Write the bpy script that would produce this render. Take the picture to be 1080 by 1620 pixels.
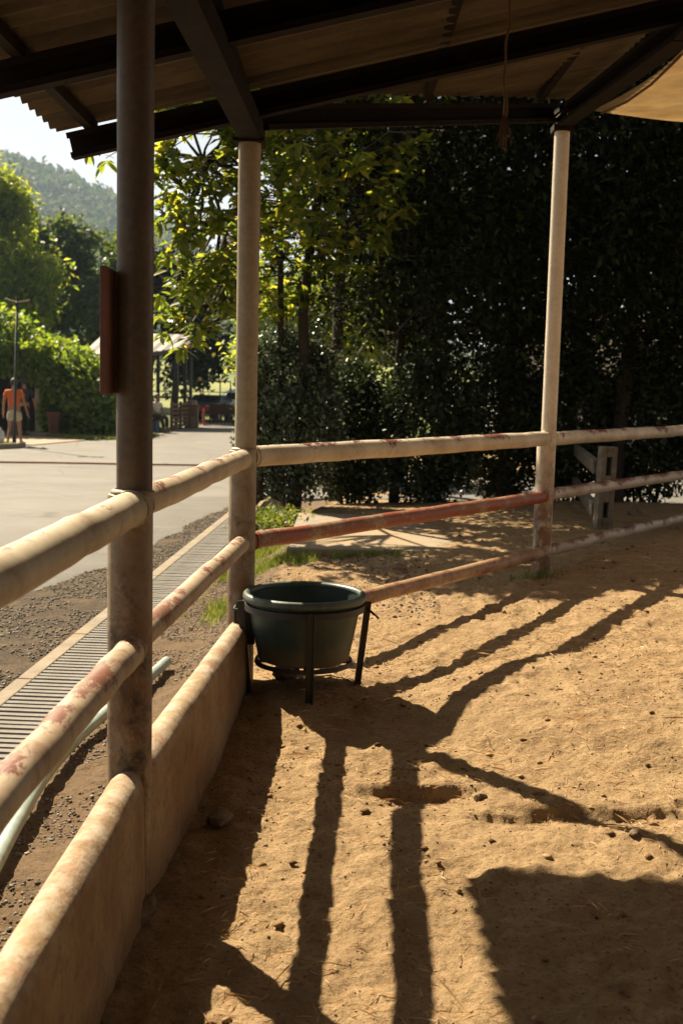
import bpy, bmesh, math, random
import numpy as np
from mathutils import Vector, Matrix, Euler

for o in list(bpy.data.objects): bpy.data.objects.remove(o)
scene = bpy.context.scene
COL = scene.collection
R = math.radians

# ------------------------------------------------------------------ camera
cam_data = bpy.data.cameras.new('camera')
cam_data.sensor_fit = 'VERTICAL'; cam_data.sensor_height = 36; cam_data.sensor_width = 24
cam_data.lens = 40
cam_data.clip_end = 3000; cam_data.clip_start = 0.05
cam_data.dof.use_dof = True; cam_data.dof.focus_distance = 4.5; cam_data.dof.aperture_fstop = 4.8
cam = bpy.data.objects.new('camera', cam_data); COL.objects.link(cam)
cam.rotation_mode = 'QUATERNION'
cam.rotation_quaternion = (Matrix.Rotation(math.pi/2 - math.atan(207/1800), 3, 'X') @ Matrix.Rotation(R(1.4), 3, 'Z')).to_quaternion()
cam.location = (0, 0, 1.6)
scene.camera = cam

# ------------------------------------------------------------------ light
SHADOW = Vector((0.67, -0.78, -1.0))          # travel of sunlight
SUN_EL = math.atan(1/math.hypot(0.67, 0.78)); SUN_AZ = math.atan2(-0.67, 0.78)
world = bpy.data.worlds.new('World'); scene.world = world; world.use_nodes = True
wn = world.node_tree.nodes; wl = world.node_tree.links
sky = wn.new('ShaderNodeTexSky'); sky.sky_type = 'NISHITA'; sky.sun_disc = False
sky.sun_elevation = SUN_EL; sky.sun_rotation = SUN_AZ
sky.air_density = 0.5; sky.dust_density = 0.6; sky.ozone_density = 0.4
bg = wn['Background']; bg.inputs['Strength'].default_value = 0.05
hs_ = wn.new('ShaderNodeHueSaturation'); hs_.inputs['Saturation'].default_value = .35
wl.new(sky.outputs[0], hs_.inputs['Color'])
tint = wn.new('ShaderNodeMix'); tint.data_type = 'RGBA'; tint.blend_type = 'MULTIPLY'; tint.inputs[0].default_value = 1; tint.inputs[7].default_value = (1, .94, .85, 1)
wl.new(hs_.outputs[0], tint.inputs[6]); wl.new(tint.outputs[2], bg.inputs['Color'])
sun_data = bpy.data.lights.new('sun', 'SUN'); sun_data.energy = 5.0; sun_data.angle = R(0.53)
sun_data.color = (1.0, 0.85, 0.62)
sun = bpy.data.objects.new('sun', sun_data); COL.objects.link(sun)
sun.rotation_mode = 'QUATERNION'; sun.rotation_quaternion = SHADOW.to_track_quat('-Z', 'Y')
sun.location = (-20, 25, 40)
vs = scene.view_settings
vs.view_transform = 'Standard'; vs.look = 'None'; vs.gamma = 1.0; vs.use_curve_mapping = False
vs.exposure = 1.5
scene.render.engine = 'CYCLES'
scene.cycles.max_bounces = 8; scene.cycles.diffuse_bounces = 3; scene.cycles.transmission_bounces = 4
scene.cycles.volume_bounces = 0; scene.cycles.transparent_max_bounces = 8

rng = np.random.default_rng(7)
random.seed(7)

# ------------------------------------------------------------------ noise helpers
def _hash(ix, iy, s):
    n = (ix.astype(np.int64)*374761393 + iy.astype(np.int64)*668265263 + s*982451653) & 0x7fffffff
    n = ((n ^ (n >> 13))*1274126177) & 0x7fffffff
    return ((n ^ (n >> 16)) & 0xffff)/65535.0
def vnoise(x, y, s=0):
    x = np.asarray(x, float); y = np.asarray(y, float)
    ix = np.floor(x); iy = np.floor(y); fx = x-ix; fy = y-iy
    fx = fx*fx*(3-2*fx); fy = fy*fy*(3-2*fy)
    a = _hash(ix, iy, s); b = _hash(ix+1, iy, s); c = _hash(ix, iy+1, s); d = _hash(ix+1, iy+1, s)
    return (a*(1-fx)+b*fx)*(1-fy) + (c*(1-fx)+d*fx)*fy
def fbm(x, y, o=4, s=0):
    t = 0; a = 0.5; f = 1
    for i in range(o):
        t = t + a*(vnoise(np.asarray(x)*f, np.asarray(y)*f, s+i*17)-0.5); a *= 0.5; f *= 2.03
    return t
def ss(a, b, x):
    t = np.clip((np.asarray(x, float)-a)/(b-a), 0, 1); return t*t*(3-2*t)

# ------------------------------------------------------------------ mesh helpers
def link(name, verts, faces, mat, parent=None, smooth=False):
    me = bpy.data.meshes.new(name)
    me.from_pydata([tuple(v) for v in verts], [], [tuple(f) for f in faces])
    if mat: me.materials.append(mat)
    if smooth: me.polygons.foreach_set('use_smooth', [True]*len(me.polygons))
    me.update()
    o = bpy.data.objects.new(name, me); COL.objects.link(o)
    if parent: o.parent = parent
    return o
def link_np(name, V, F, mat, parent=None, smooth=False):
    """V (n,3), F (m,k) arrays"""
    me = bpy.data.meshes.new(name)
    V = np.asarray(V, np.float32); F = np.asarray(F, np.int32); k = F.shape[1]
    me.vertices.add(len(V)); me.vertices.foreach_set('co', V.ravel())
    me.loops.add(F.size); me.loops.foreach_set('vertex_index', F.ravel())
    me.polygons.add(len(F)); me.polygons.foreach_set('loop_start', np.arange(0, F.size, k, dtype=np.int32))
    me.polygons.foreach_set('loop_total', np.full(len(F), k, np.int32))
    if smooth: me.polygons.foreach_set('use_smooth', np.ones(len(F), bool))
    if mat: me.materials.append(mat)
    me.update(calc_edges=True); me.validate()
    o = bpy.data.objects.new(name, me); COL.objects.link(o)
    if parent: o.parent = parent
    return o
class MB:
    def __init__(s): s.v = []; s.f = []
    def add(s, v, f):
        b = len(s.v); s.v += [tuple(p) for p in v]; s.f += [tuple(i+b for i in q) for q in f]
    def box(s, c, h, M=None):
        c = Vector(c); v = []
        for dz in (-1, 1):
            for dx, dy in ((-1, -1), (1, -1), (1, 1), (-1, 1)):
                p = Vector((dx*h[0], dy*h[1], dz*h[2]))
                if M: p = M @ p
                v.append(c+p)
        s.add(v, [(3, 2, 1, 0), (4, 5, 6, 7), (0, 1, 5, 4), (1, 2, 6, 5), (2, 3, 7, 6), (3, 0, 4, 7)])
    def bar(s, a, b, w, h, up=(0, 0, 1)):
        a = Vector(a); b = Vector(b); d = (b-a); L = d.length; d.normalize()
        side = d.cross(Vector(up)).normalized(); u = side.cross(d).normalized()
        M = Matrix((side, d, u)).transposed()
        s.box((a+b)/2, (w/2, L/2, h/2), M)
    def tube(s, pts, rad, n=12, caps=True, jitter=0):
        pts = [Vector(p) for p in pts]; m = len(pts)
        if not hasattr(rad, '__len__'): rad = [rad]*m
        t0 = (pts[1]-pts[0]).normalized()
        u = t0.orthogonal().normalized(); v = []
        for i, p in enumerate(pts):
            t = (pts[min(i+1, m-1)]-pts[max(i-1, 0)]).normalized()
            u = (u - t*u.dot(t)).normalized(); w = t.cross(u)
            for k in range(n):
                a = 2*math.pi*k/n; r = rad[i]*(1+jitter*(random.random()-.5))
                v.append(p + u*(r*math.cos(a)) + w*(r*math.sin(a)))
        f = []
        for i in range(m-1):
            for k in range(n):
                f.append((i*n+k, i*n+(k+1) % n, (i+1)*n+(k+1) % n, (i+1)*n+k))
        if caps: f.append(tuple(range(n-1, -1, -1))); f.append(tuple((m-1)*n+k for k in range(n)))
        s.add(v, f)
    def lathe(s, prof, c=(0, 0, 0), n=32, a0=0):
        v = []; f = []; m = len(prof)
        for r, z in prof:
            for k in range(n):
                a = a0+2*math.pi*k/n; v.append((c[0]+r*math.cos(a), c[1]+r*math.sin(a), c[2]+z))
        for i in range(m-1):
            for k in range(n): f.append((i*n+k, i*n+(k+1) % n, (i+1)*n+(k+1) % n, (i+1)*n+k))
        s.add(v, f)
    def build(s, name, mat, parent=None, smooth=False): return link(name, s.v, s.f, mat, parent, smooth)
def empty(name, loc=(0, 0, 0)):
    o = bpy.data.objects.new(name, None); COL.objects.link(o); o.location = loc; o.empty_display_size = .1
    return o
def tag(o, label=None, cat=None, group=None, kind=None):
    if label: o['label'] = label
    if cat: o['category'] = cat
    if group: o['group'] = group
    if kind: o['kind'] = kind
    return o
def adopt(o, parent):
    """parent a mesh built in world coordinates to a root placed elsewhere"""
    o.parent = parent; o.matrix_parent_inverse = Matrix.Translation(parent.location).inverted() if parent.type == 'EMPTY' else Matrix()
    return o
def smooth_angle(o, deg=40):
    me = o.data; me.polygons.foreach_set('use_smooth', [True]*len(me.polygons))
    try: me.set_sharp_from_angle(angle=R(deg))
    except Exception: pass
    return o
def bevel(o, w=.004, seg=2):
    m = o.modifiers.new('bevel', 'BEVEL'); m.width = w; m.segments = seg; m.limit_method = 'ANGLE'; m.angle_limit = R(40)
    return o

# ------------------------------------------------------------------ materials
class NT:
    def __init__(s, name):
        s.m = bpy.data.materials.new(name); s.m.use_nodes = True
        s.n = s.m.node_tree.nodes; s.l = s.m.node_tree.links; s.p = s.n['Principled BSDF']; s.out = s.n['Material Output']
        s.tc = s.n.new('ShaderNodeTexCoord'); s.geo = s.n.new('ShaderNodeNewGeometry')
    def set(s, sock, v):
        if isinstance(v, bpy.types.NodeSocket): s.l.new(v, sock)
        else: sock.default_value = v
    def noise(s, scale, detail=5, rough=.6, vec=None, stretch=None, dist=0):
        n = s.n.new('ShaderNodeTexNoise'); n.inputs['Scale'].default_value = scale
        n.inputs['Detail'].default_value = detail; n.inputs['Roughness'].default_value = rough
        n.inputs['Distortion'].default_value = dist
        v = vec or s.tc.outputs['Object']
        if stretch:
            mp = s.n.new('ShaderNodeMapping'); mp.inputs['Scale'].default_value = stretch; s.l.new(v, mp.inputs[0]); v = mp.outputs[0]
        s.l.new(v, n.inputs['Vector']); return n.outputs['Fac']
    def voro(s, scale, feat='F1', vec=None):
        n = s.n.new('ShaderNodeTexVoronoi'); n.inputs['Scale'].default_value = scale; n.feature = feat
        s.l.new(vec or s.tc.outputs['Object'], n.inputs['Vector']); return n.outputs['Distance']
    def ramp(s, fac, stops):
        r = s.n.new('ShaderNodeValToRGB'); e = r.color_ramp.elements
        while len(e) < len(stops): e.new(.5)
        for i, (p, c) in enumerate(stops):
            e[i].position = p; e[i].color = (c, c, c, 1) if not hasattr(c, '__len__') else (*c, 1)
        s.set(r.inputs[0], fac); return r.outputs[0]
    def mix(s, fac, a, b, mode='MIX'):
        m = s.n.new('ShaderNodeMix'); m.data_type = 'RGBA'; m.blend_type = mode
        s.set(m.inputs[0], fac)
        for k, v in ((6, a), (7, b)):
            if isinstance(v, bpy.types.NodeSocket): s.l.new(v, m.inputs[k])
            else: m.inputs[k].default_value = (*v, 1)
        return m.outputs[2]
    def math(s, op, a, b=0., c=None):
        m = s.n.new('ShaderNodeMath'); m.operation = op; s.set(m.inputs[0], a); s.set(m.inputs[1], b)
        if c is not None: s.set(m.inputs[2], c)
        return m.outputs[0]
    def xyz(s, v=None):
        x = s.n.new('ShaderNodeSeparateXYZ'); s.l.new(v or s.tc.outputs['Object'], x.inputs[0]); return x.outputs
    def bump(s, h, st=.3, dist=.01):
        b = s.n.new('ShaderNodeBump'); b.inputs['Strength'].default_value = st; b.inputs['Distance'].default_value = dist
        s.l.new(h, b.inputs['Height']); s.l.new(b.outputs[0], s.p.inputs['Normal']); return b
    def done(s, col=None, rough=.6, metal=0, spec=None):
        if col is not None:
            if isinstance(col, bpy.types.NodeSocket): s.l.new(col, s.p.inputs['Base Color'])
            else: s.p.inputs['Base Color'].default_value = (*col, 1)
        s.set(s.p.inputs['Roughness'], rough); s.p.inputs['Metallic'].default_value = metal
        if spec is not None: s.p.inputs['Specular IOR Level'].default_value = spec
        return s.m

def simple(name, col, rough=.6, metal=0, var=.35, scale=14, bumpst=.15):
    t = NT(name); n = t.noise(scale, 6)
    dark = tuple(c*(1-var) for c in col)
    t.bump(t.noise(scale*8, 4), bumpst, .004)
    return t.done(t.ramp(n, [(.3, dark), (.7, col)]), rough, metal)

def paint(name, base, under, chip_lo, chip_hi, grime=.5, rust=.4, drip=False):
    """old enamel on steel pipe: under-colour where it is chipped, grime and rust stains"""
    t = NT(name)
    big = t.noise(3.2, 6, .65); fine = t.noise(38, 5, .7)
    patch = t.noise(4.5, 4, .6); rag = t.noise(46, 8, .8, stretch=(1, .55, 1.3), dist=.5)
    col = t.mix(t.ramp(fine, [(.3, 0), (.75, 1)]), tuple(c*.86 for c in base), base)
    nz = t.xyz(t.geo.outputs['Normal'])[2]
    # wear sits on the upper side where animals rub and bite
    ch = t.math('ADD', t.math('MULTIPLY', patch, .55), t.math('MULTIPLY', rag, .45))
    ch = t.math('ADD', ch, t.math('MULTIPLY', t.math('SUBTRACT', nz, .45), .10 if drip else .0))
    cm = t.ramp(ch, [(chip_lo, 0), (chip_hi, 1)])
    u2 = t.mix(fine, tuple(c*.45 for c in under), under)
    col = t.mix(cm, col, u2)
    rm = t.ramp(t.noise(6.5, 8, .75, dist=.6), [(.52, 0), (.68, 1)])
    col = t.mix(t.math('MULTIPLY', rm, rust), col, (.17, .075, .03))
    gm = t.ramp(big, [(.40, 0), (.72, 1)])
    col = t.mix(t.math('MULTIPLY', gm, grime), col, (.20, .125, .065))
    t.bump(t.math('ADD', t.math('MULTIPLY', cm, -.6), t.math('MULTIPLY', fine, .35)), .45, .003)
    return t.done(col, t.ramp(big, [(.3, .38), (.7, .62)]), 0, .4)

def post_paint(name, lo=(.29, .235, .155), hi=(.40, .33, .22), blot=.85):
    """cream enamel, brown dirt splashed over the lower metre"""
    t = NT(name)
    x, y, z = t.xyz()
    big = t.noise(4, 7, .7); fine = t.noise(45, 5, .7); mid = t.noise(9, 8, .75, stretch=(1, 1, .45), dist=.4)
    col = t.mix(t.ramp(fine, [(.3, 0), (.7, 1)]), lo, hi)
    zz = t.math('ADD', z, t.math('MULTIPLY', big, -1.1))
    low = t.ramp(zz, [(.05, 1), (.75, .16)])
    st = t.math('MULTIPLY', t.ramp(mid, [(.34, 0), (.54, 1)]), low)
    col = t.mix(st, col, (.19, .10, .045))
    blk = t.math('MULTIPLY', t.ramp(t.noise(7, 8, .8, dist=.7), [(.50, 0), (.63, 1)]), low)
    col = t.mix(t.math('MULTIPLY', blk, blot), col, (.045, .03, .02))
    rr = t.ramp(t.noise(16, 8, .8), [(.66, 0), (.72, 1)])
    col = t.mix(t.math('MULTIPLY', rr, .6), col, (.22, .07, .03))
    t.bump(t.math('ADD', fine, t.math('MULTIPLY', mid, .5)), .35, .003)
    return t.done(col, t.ramp(big, [(.3, .4), (.7, .65)]), 0, .4)

def leaf_mat(name, c0, c1, c2, trans=.4, rough=.42, spec=.5, val=1.9):
    t = NT(name)
    rnd = t.geo.outputs['Random Per Island']
    col = t.ramp(rnd, [(.0, c0), (.55, c1), (1., c2)])
    t.done(col, rough, 0, spec)
    tr = t.n.new('ShaderNodeBsdfTranslucent')
    hs = t.n.new('ShaderNodeHueSaturation'); hs.inputs['Value'].default_value = val; hs.inputs['Hue'].default_value = .485
    hs.inputs['Saturation'].default_value = 1.1
    t.l.new(col, hs.inputs['Color']); t.l.new(hs.outputs[0], tr.inputs['Color'])
    mx = t.n.new('ShaderNodeMixShader'); mx.inputs[0].default_value = trans
    t.l.new(t.p.outputs[0], mx.inputs[1]); t.l.new(tr.outputs[0], mx.inputs[2]); t.l.new(mx.outputs[0], t.out.inputs[0])
    return t.m

def ground_mat():
    t = NT('ground_soil')
    x, y, z = t.xyz()
    n1 = t.noise(1.3, 6, .65, dist=.3); n2 = t.noise(7, 7, .7); n3 = t.noise(60, 5, .75); n4 = t.noise(220, 3, .7)
    sand = t.mix(t.ramp(n2, [(.28, 0), (.62, 1)]), (.205, .13, .064), (.37, .255, .136))
    sand = t.mix(t.ramp(n1, [(.35, .0), (.7, .45)]), sand, (.40, .28, .153))
    sand = t.mix(t.math('MULTIPLY', t.ramp(n3, [(.34, 1), (.47, 0)]), .7), sand, (.085, .048, .022))
    damp = t.ramp(t.noise(2.6, 7, .7, dist=.5), [(.52, 0), (.68, 1)])
    sand = t.mix(t.math('MULTIPLY', damp, .45), sand, (.155, .09, .042))
    sand = t.mix(t.math('MULTIPLY', t.ramp(n4, [(.62, 0), (.72, 1)]), .35), sand, (.44, .33, .20))
    dirt = t.mix(t.ramp(n2, [(.3, 0), (.65, 1)]), (.055, .034, .02), (.19, .115, .06))
    dirt = t.mix(t.ramp(n3, [(.38, 0), (.62, 1)]), dirt, (.17, .125, .08))
    grv = t.mix(t.ramp(n3, [(.35, 0), (.65, 1)]), (.032, .024, .017), (.125, .096, .068))
    grv = t.mix(t.ramp(n2, [(.45, 0), (.7, .8)]), grv, (.17, .122, .075))
    # left of the low wall: dirt; left of the drain: dark gravelly verge
    xs = t.math('SUBTRACT', x, t.math('MULTIPLY', y, .05))
    xw = t.math('ADD', xs, t.math('MULTIPLY', t.math('SUBTRACT', n2, .5), .35))
    f1 = t.ramp(t.math('ADD', t.math('MULTIPLY', xw, .5), 1.0), [(.54, 1), (.585, 0)])   # x < -.87
    far = t.ramp(t.math('MULTIPLY', y, .05), [(.36, 0), (.40, 1)])
    col = t.mix(f1, sand, dirt)
    f2 = t.ramp(t.math('ADD', t.math('MULTIPLY', xw, .5), 1.5), [(.64, 1), (.68, 0)])    # x < -1.65
    col = t.mix(f2, col, grv)
    grass = t.mix(n2, (.05, .07, .018), (.13, .15, .04))
    fg = t.ramp(t.math('ADD', t.math('MULTIPLY', y, .02), t.math('MULTIPLY', n1, .15)), [(.60, 0), (.66, 1)])
    col = t.mix(fg, col, grass)
    h = t.math('ADD', t.math('MULTIPLY', n3, .8), t.math('MULTIPLY', n4, .35))
    h = t.math('ADD', h, t.math('MULTIPLY', t.voro(42), .35))
    h = t.math('ADD', h, t.math('MULTIPLY', t.noise(26, 6, .75), 1.2))
    t.bump(h, .9, .014)
    return t.done(col, .95, 0, .15)

def asphalt_mat():
    t = NT('asphalt'); n = t.noise(.9, 6, .6); f = t.noise(120, 4, .7); m = t.noise(9, 6, .7)
    c = t.mix(t.ramp(f, [(.3, 0), (.7, 1)]), (.08, .075, .067), (.195, .182, .162))
    c = t.mix(t.ramp(n, [(.35, 0), (.7, .55)]), c, (.205, .192, .172))
    c = t.mix(t.math('MULTIPLY', t.ramp(m, [(.55, 0), (.75, 1)]), .5), c, (.26, .20, .13))
    v = t.voro(.55, 'DISTANCE_TO_EDGE', None); w = t.noise(3, 5, .7)
    crack = t.ramp(t.math('ADD', v, t.math('MULTIPLY', w, .02)), [(.012, 1), (.022, 0)])
    c = t.mix(t.math('MULTIPLY', crack, .6), c, (.07, .06, .05))
    c = t.mix(t.math('MULTIPLY', t.ramp(t.noise(.35, 6, .7, stretch=(1, .25, 1), dist=.4), [(.5, 0), (.66, 1)]), .45), c, (.10, .09, .078))
    t.bump(f, .55, .006); return t.done(c, .8, 0, .35)

def concrete(name, a, b, sc=6, sand=0):
    t = NT(name); n = t.noise(sc, 7, .7); f = t.noise(sc*14, 5, .7)
    c = t.mix(t.ramp(n, [(.3, 0), (.7, 1)]), a, b)
    c = t.mix(t.math('MULTIPLY', t.ramp(f, [(.56, 0), (.72, 1)]), .5), c, tuple(k*.4 for k in a))
    if sand: c = t.mix(t.math('MULTIPLY', t.ramp(t.noise(1.6, 6, .65), [(.36, 0), (.60, 1)]), sand), c, (.33, .235, .13))
    t.bump(t.math('ADD', n, f), .4, .006); return t.done(c, .88, 0, .25)

def plaster_mat():
    t = NT('stained_plaster'); n = t.noise(3.2, 7, .68, dist=.3); f = t.noise(70, 5, .7); m = t.noise(14, 7, .75)
    x, y, z = t.xyz()
    c = t.mix(t.ramp(f, [(.3, 0), (.7, 1)]), (.27, .18, .095), (.37, .26, .145))
    c = t.mix(t.math('MULTIPLY', t.ramp(n, [(.40, 0), (.64, 1)]), .8), c, (.19, .095, .038))
    c = t.mix(t.math('MULTIPLY', t.ramp(m, [(.52, 0), (.66, 1)]), .45), c, (.07, .036, .018))
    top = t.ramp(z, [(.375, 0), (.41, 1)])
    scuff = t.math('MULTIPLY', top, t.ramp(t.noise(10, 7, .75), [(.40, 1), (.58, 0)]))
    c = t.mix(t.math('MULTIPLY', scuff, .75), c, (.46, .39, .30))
    red = t.math('MULTIPLY', top, t.ramp(t.noise(9, 8, .8, dist=.5), [(.54, 0), (.66, 1)]))
    c = t.mix(t.math('MULTIPLY', red, .6), c, (.34, .13, .085))
    t.bump(t.math('ADD', m, f), .5, .006); return t.done(c, .75, 0, .3)

def roof_mat():
    t = NT('weathered_fibre_cement'); n = t.noise(3, 7, .7, stretch=(.4, 2, 1)); f = t.noise(30, 5, .7)
    c = t.mix(t.ramp(n, [(.3, 0), (.7, 1)]), (.045, .034, .023), (.118, .09, .06))
    c = t.mix(t.math('MULTIPLY', t.ramp(f, [(.5, 0), (.75, 1)]), .4), c, (.04, .027, .018))
    t.bump(f, .3, .004); return t.done(c, .85, 0, .2)

def tarp_mat():
    t = NT('tan_shade_cloth'); n = t.noise(2.2, 6, .65, dist=.4); wv = t.n.new('ShaderNodeTexWave'); wv.inputs['Scale'].default_value = 90
    t.l.new(t.tc.outputs['Object'], wv.inputs['Vector'])
    c = t.mix(t.ramp(n, [(.35, 0), (.7, 1)]), (.44, .34, .21), (.62, .50, .33))
    t.bump(wv.outputs['Fac'], .12, .003); t.done(c, .8, 0, .2)
    tr = t.n.new('ShaderNodeBsdfTranslucent'); t.l.new(c, tr.inputs['Color'])
    mx = t.n.new('ShaderNodeMixShader'); mx.inputs[0].default_value = .6
    t.l.new(t.p.outputs[0], mx.inputs[1]); t.l.new(tr.outputs[0], mx.inputs[2]); t.l.new(mx.outputs[0], t.out.inputs[0])
    return t.m

M = {}
M['ground'] = ground_mat(); M['asphalt'] = asphalt_mat()
M['post'] = post_paint('cream_post_paint')
M['post_near'] = post_paint('grimy_post_paint', (.26, .20, .125), (.38, .30, .19), .95)
M['post_shaded'] = post_paint('shaded_brown_pipe', (.055, .039, .024), (.105, .077, .049), .9)  # brown finish, darkened to stand in for the shade on the upper pipe
M['post_far'] = post_paint('lit_post_paint', (.60, .52, .40), (.72, .64, .50), .7)  # same cream, lightened to stand in for sunlight bounced off the sand
M['cream'] = paint('cream_rail_paint', (.58, .49, .355), (.24, .04, .028), .585, .60, .65, .55, True)
M['cream_plain'] = paint('plain_cream_rail_paint', (.60, .52, .385), (.24, .05, .035), .615, .635, .7, .55, True)
M['cream_worn'] = paint('worn_cream_rail_paint', (.63, .55, .41), (.20, .035, .025), .565, .58, .55, .5, True)
M['chip'] = paint('chipped_rail_paint', (.47, .37, .26), (.25, .08, .05), .545, .575, .55, .8, True)
M['red'] = paint('red_rail_paint', (.27, .065, .032), (.42, .30, .18), .51, .56, .5, .7)
M['rusty'] = paint('rusty_rail_paint', (.42, .27, .15), (.25, .075, .04), .46, .58, .55, .85)
M['chip2'] = paint('flaking_rail_paint', (.50, .43, .33), (.20, .06, .035), .51, .545, .45, .7, True)
M['plaster'] = plaster_mat()
M['roof'] = roof_mat(); M['tarp'] = tarp_mat()
M['steel'] = simple('dark_rusty_steel', (.018, .011, .007), .85, 0, .6, 9, .3)
M['steel'].node_tree.nodes['Principled BSDF'].inputs['Specular IOR Level'].default_value = .15
M['slab'] = concrete('pale_concrete', (.20, .178, .145), (.29, .262, .215), 5, .9)
M['kerb'] = concrete('old_concrete', (.17, .145, .115), (.29, .255, .205), 7, .35)
M['grate'] = concrete('grate_steel', (.15, .14, .125), (.27, .255, .235), 11)
M['cpost'] = concrete('shaded_concrete', (.09, .075, .055), (.25, .215, .165), 9)  # concrete fence colour darkened for the shade it stands in
M['hose'] = simple('pale_blue_pvc', (.33, .40, .37), .45, 0, .3, 16, .1)
M['tub'] = simple('dark_green_plastic', (.016, .034, .026), .45, 0, .45, 12, .1)
def tub_mat():
    t = NT('dusty_green_plastic'); x, y, z = t.xyz(); n = t.noise(7, 7, .7); sc = t.noise(30, 6, .8, stretch=(1, 1, .12)); f = t.noise(60, 4, .7)
    c = t.mix(t.ramp(n, [(.3, 0), (.7, 1)]), (.010, .024, .018), (.024, .048, .036))
    c = t.mix(t.math('MULTIPLY', t.ramp(sc, [(.60, 0), (.72, 1)]), .5), c, (.09, .12, .095))
    d = t.ramp(t.math('SUBTRACT', t.math('ADD', z, t.math('MULTIPLY', n, -.25)), .12), [(.02, 1), (.16, 0)])
    c = t.mix(t.math('MULTIPLY', d, .6), c, (.17, .105, .055))
    t.bump(f, .15, .002); return t.done(c, t.ramp(n, [(.3, .35), (.7, .6)]))
M['tub'] = tub_mat()
M['rim'] = simple('worn_green_plastic', (.085, .115, .09), .42, 0, .6, 26, .2)
M['iron'] = simple('black_iron', (.025, .02, .017), .5, 0, .5, 20, .2)
M['wood'] = simple('brown_board', (.16, .055, .025), .6, 0, .4, 8, .2)
M['stone'] = concrete('field_stone', (.10, .07, .045), (.30, .22, .14), 14)
M['rope'] = simple('brown_rope', (.16, .09, .045), .9, 0, .4, 40, .4)
M['bark'] = simple('bark', (.045, .033, .023), .95, 0, .6, 20, .8)
M['straw'] = leaf_mat('dry_straw', (.34, .20, .09), (.52, .36, .18), (.62, .47, .27), .15, .7, .2)
M['crumb'] = leaf_mat('soil_crumbs', (.09, .05, .025), (.26, .16, .08), (.40, .27, .15), 0, .95, .1)
M['clod'] = leaf_mat('sand_clod', (.13, .08, .037), (.24, .152, .075), (.34, .225, .118), 0, .95, .1)
M['gravel'] = leaf_mat('grey_gravel', (.06, .05, .042), (.17, .145, .12), (.33, .29, .24), 0, .85, .2)
M['leafbig'] = leaf_mat('glossy_broad_leaf', (.035, .06, .012), (.085, .115, .02), (.20, .19, .03), .6, .38, .5, 3.2)
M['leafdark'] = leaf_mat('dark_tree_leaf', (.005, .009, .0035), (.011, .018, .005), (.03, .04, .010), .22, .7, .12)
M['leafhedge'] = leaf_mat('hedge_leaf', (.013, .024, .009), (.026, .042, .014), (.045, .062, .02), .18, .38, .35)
M['leafgloss'] = leaf_mat('glossy_shrub_leaf', (.03, .05, .025), (.06, .085, .04), (.10, .125, .06), .2, .2, .9)
M['leaffar'] = leaf_mat('sunlit_tree_leaf', (.06, .09, .018), (.11, .15, .025), (.20, .21, .04), .62, .5, .5, 3.2)
M['leafmid'] = leaf_mat('mid_tree_leaf', (.03, .055, .015), (.055, .085, .02), (.10, .12, .03), .45, .5, .5, 2.4)
M['vine'] = leaf_mat('vine_leaf', (.05, .085, .015), (.09, .14, .022), (.16, .19, .03), .55, .5, .5, 2.9)
M['grass'] = leaf_mat('grass_blade', (.07, .11, .02), (.13, .17, .03), (.24, .24, .07), .35, .6)
M['boards'] = simple('dark_boards', (.07, .045, .03), .85, 0, .5, 6, .4)
M['forest'] = leaf_mat('hill_forest', (.05, .085, .03), (.085, .12, .04), (.16, .14, .07), .2, .7, .1)

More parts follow.
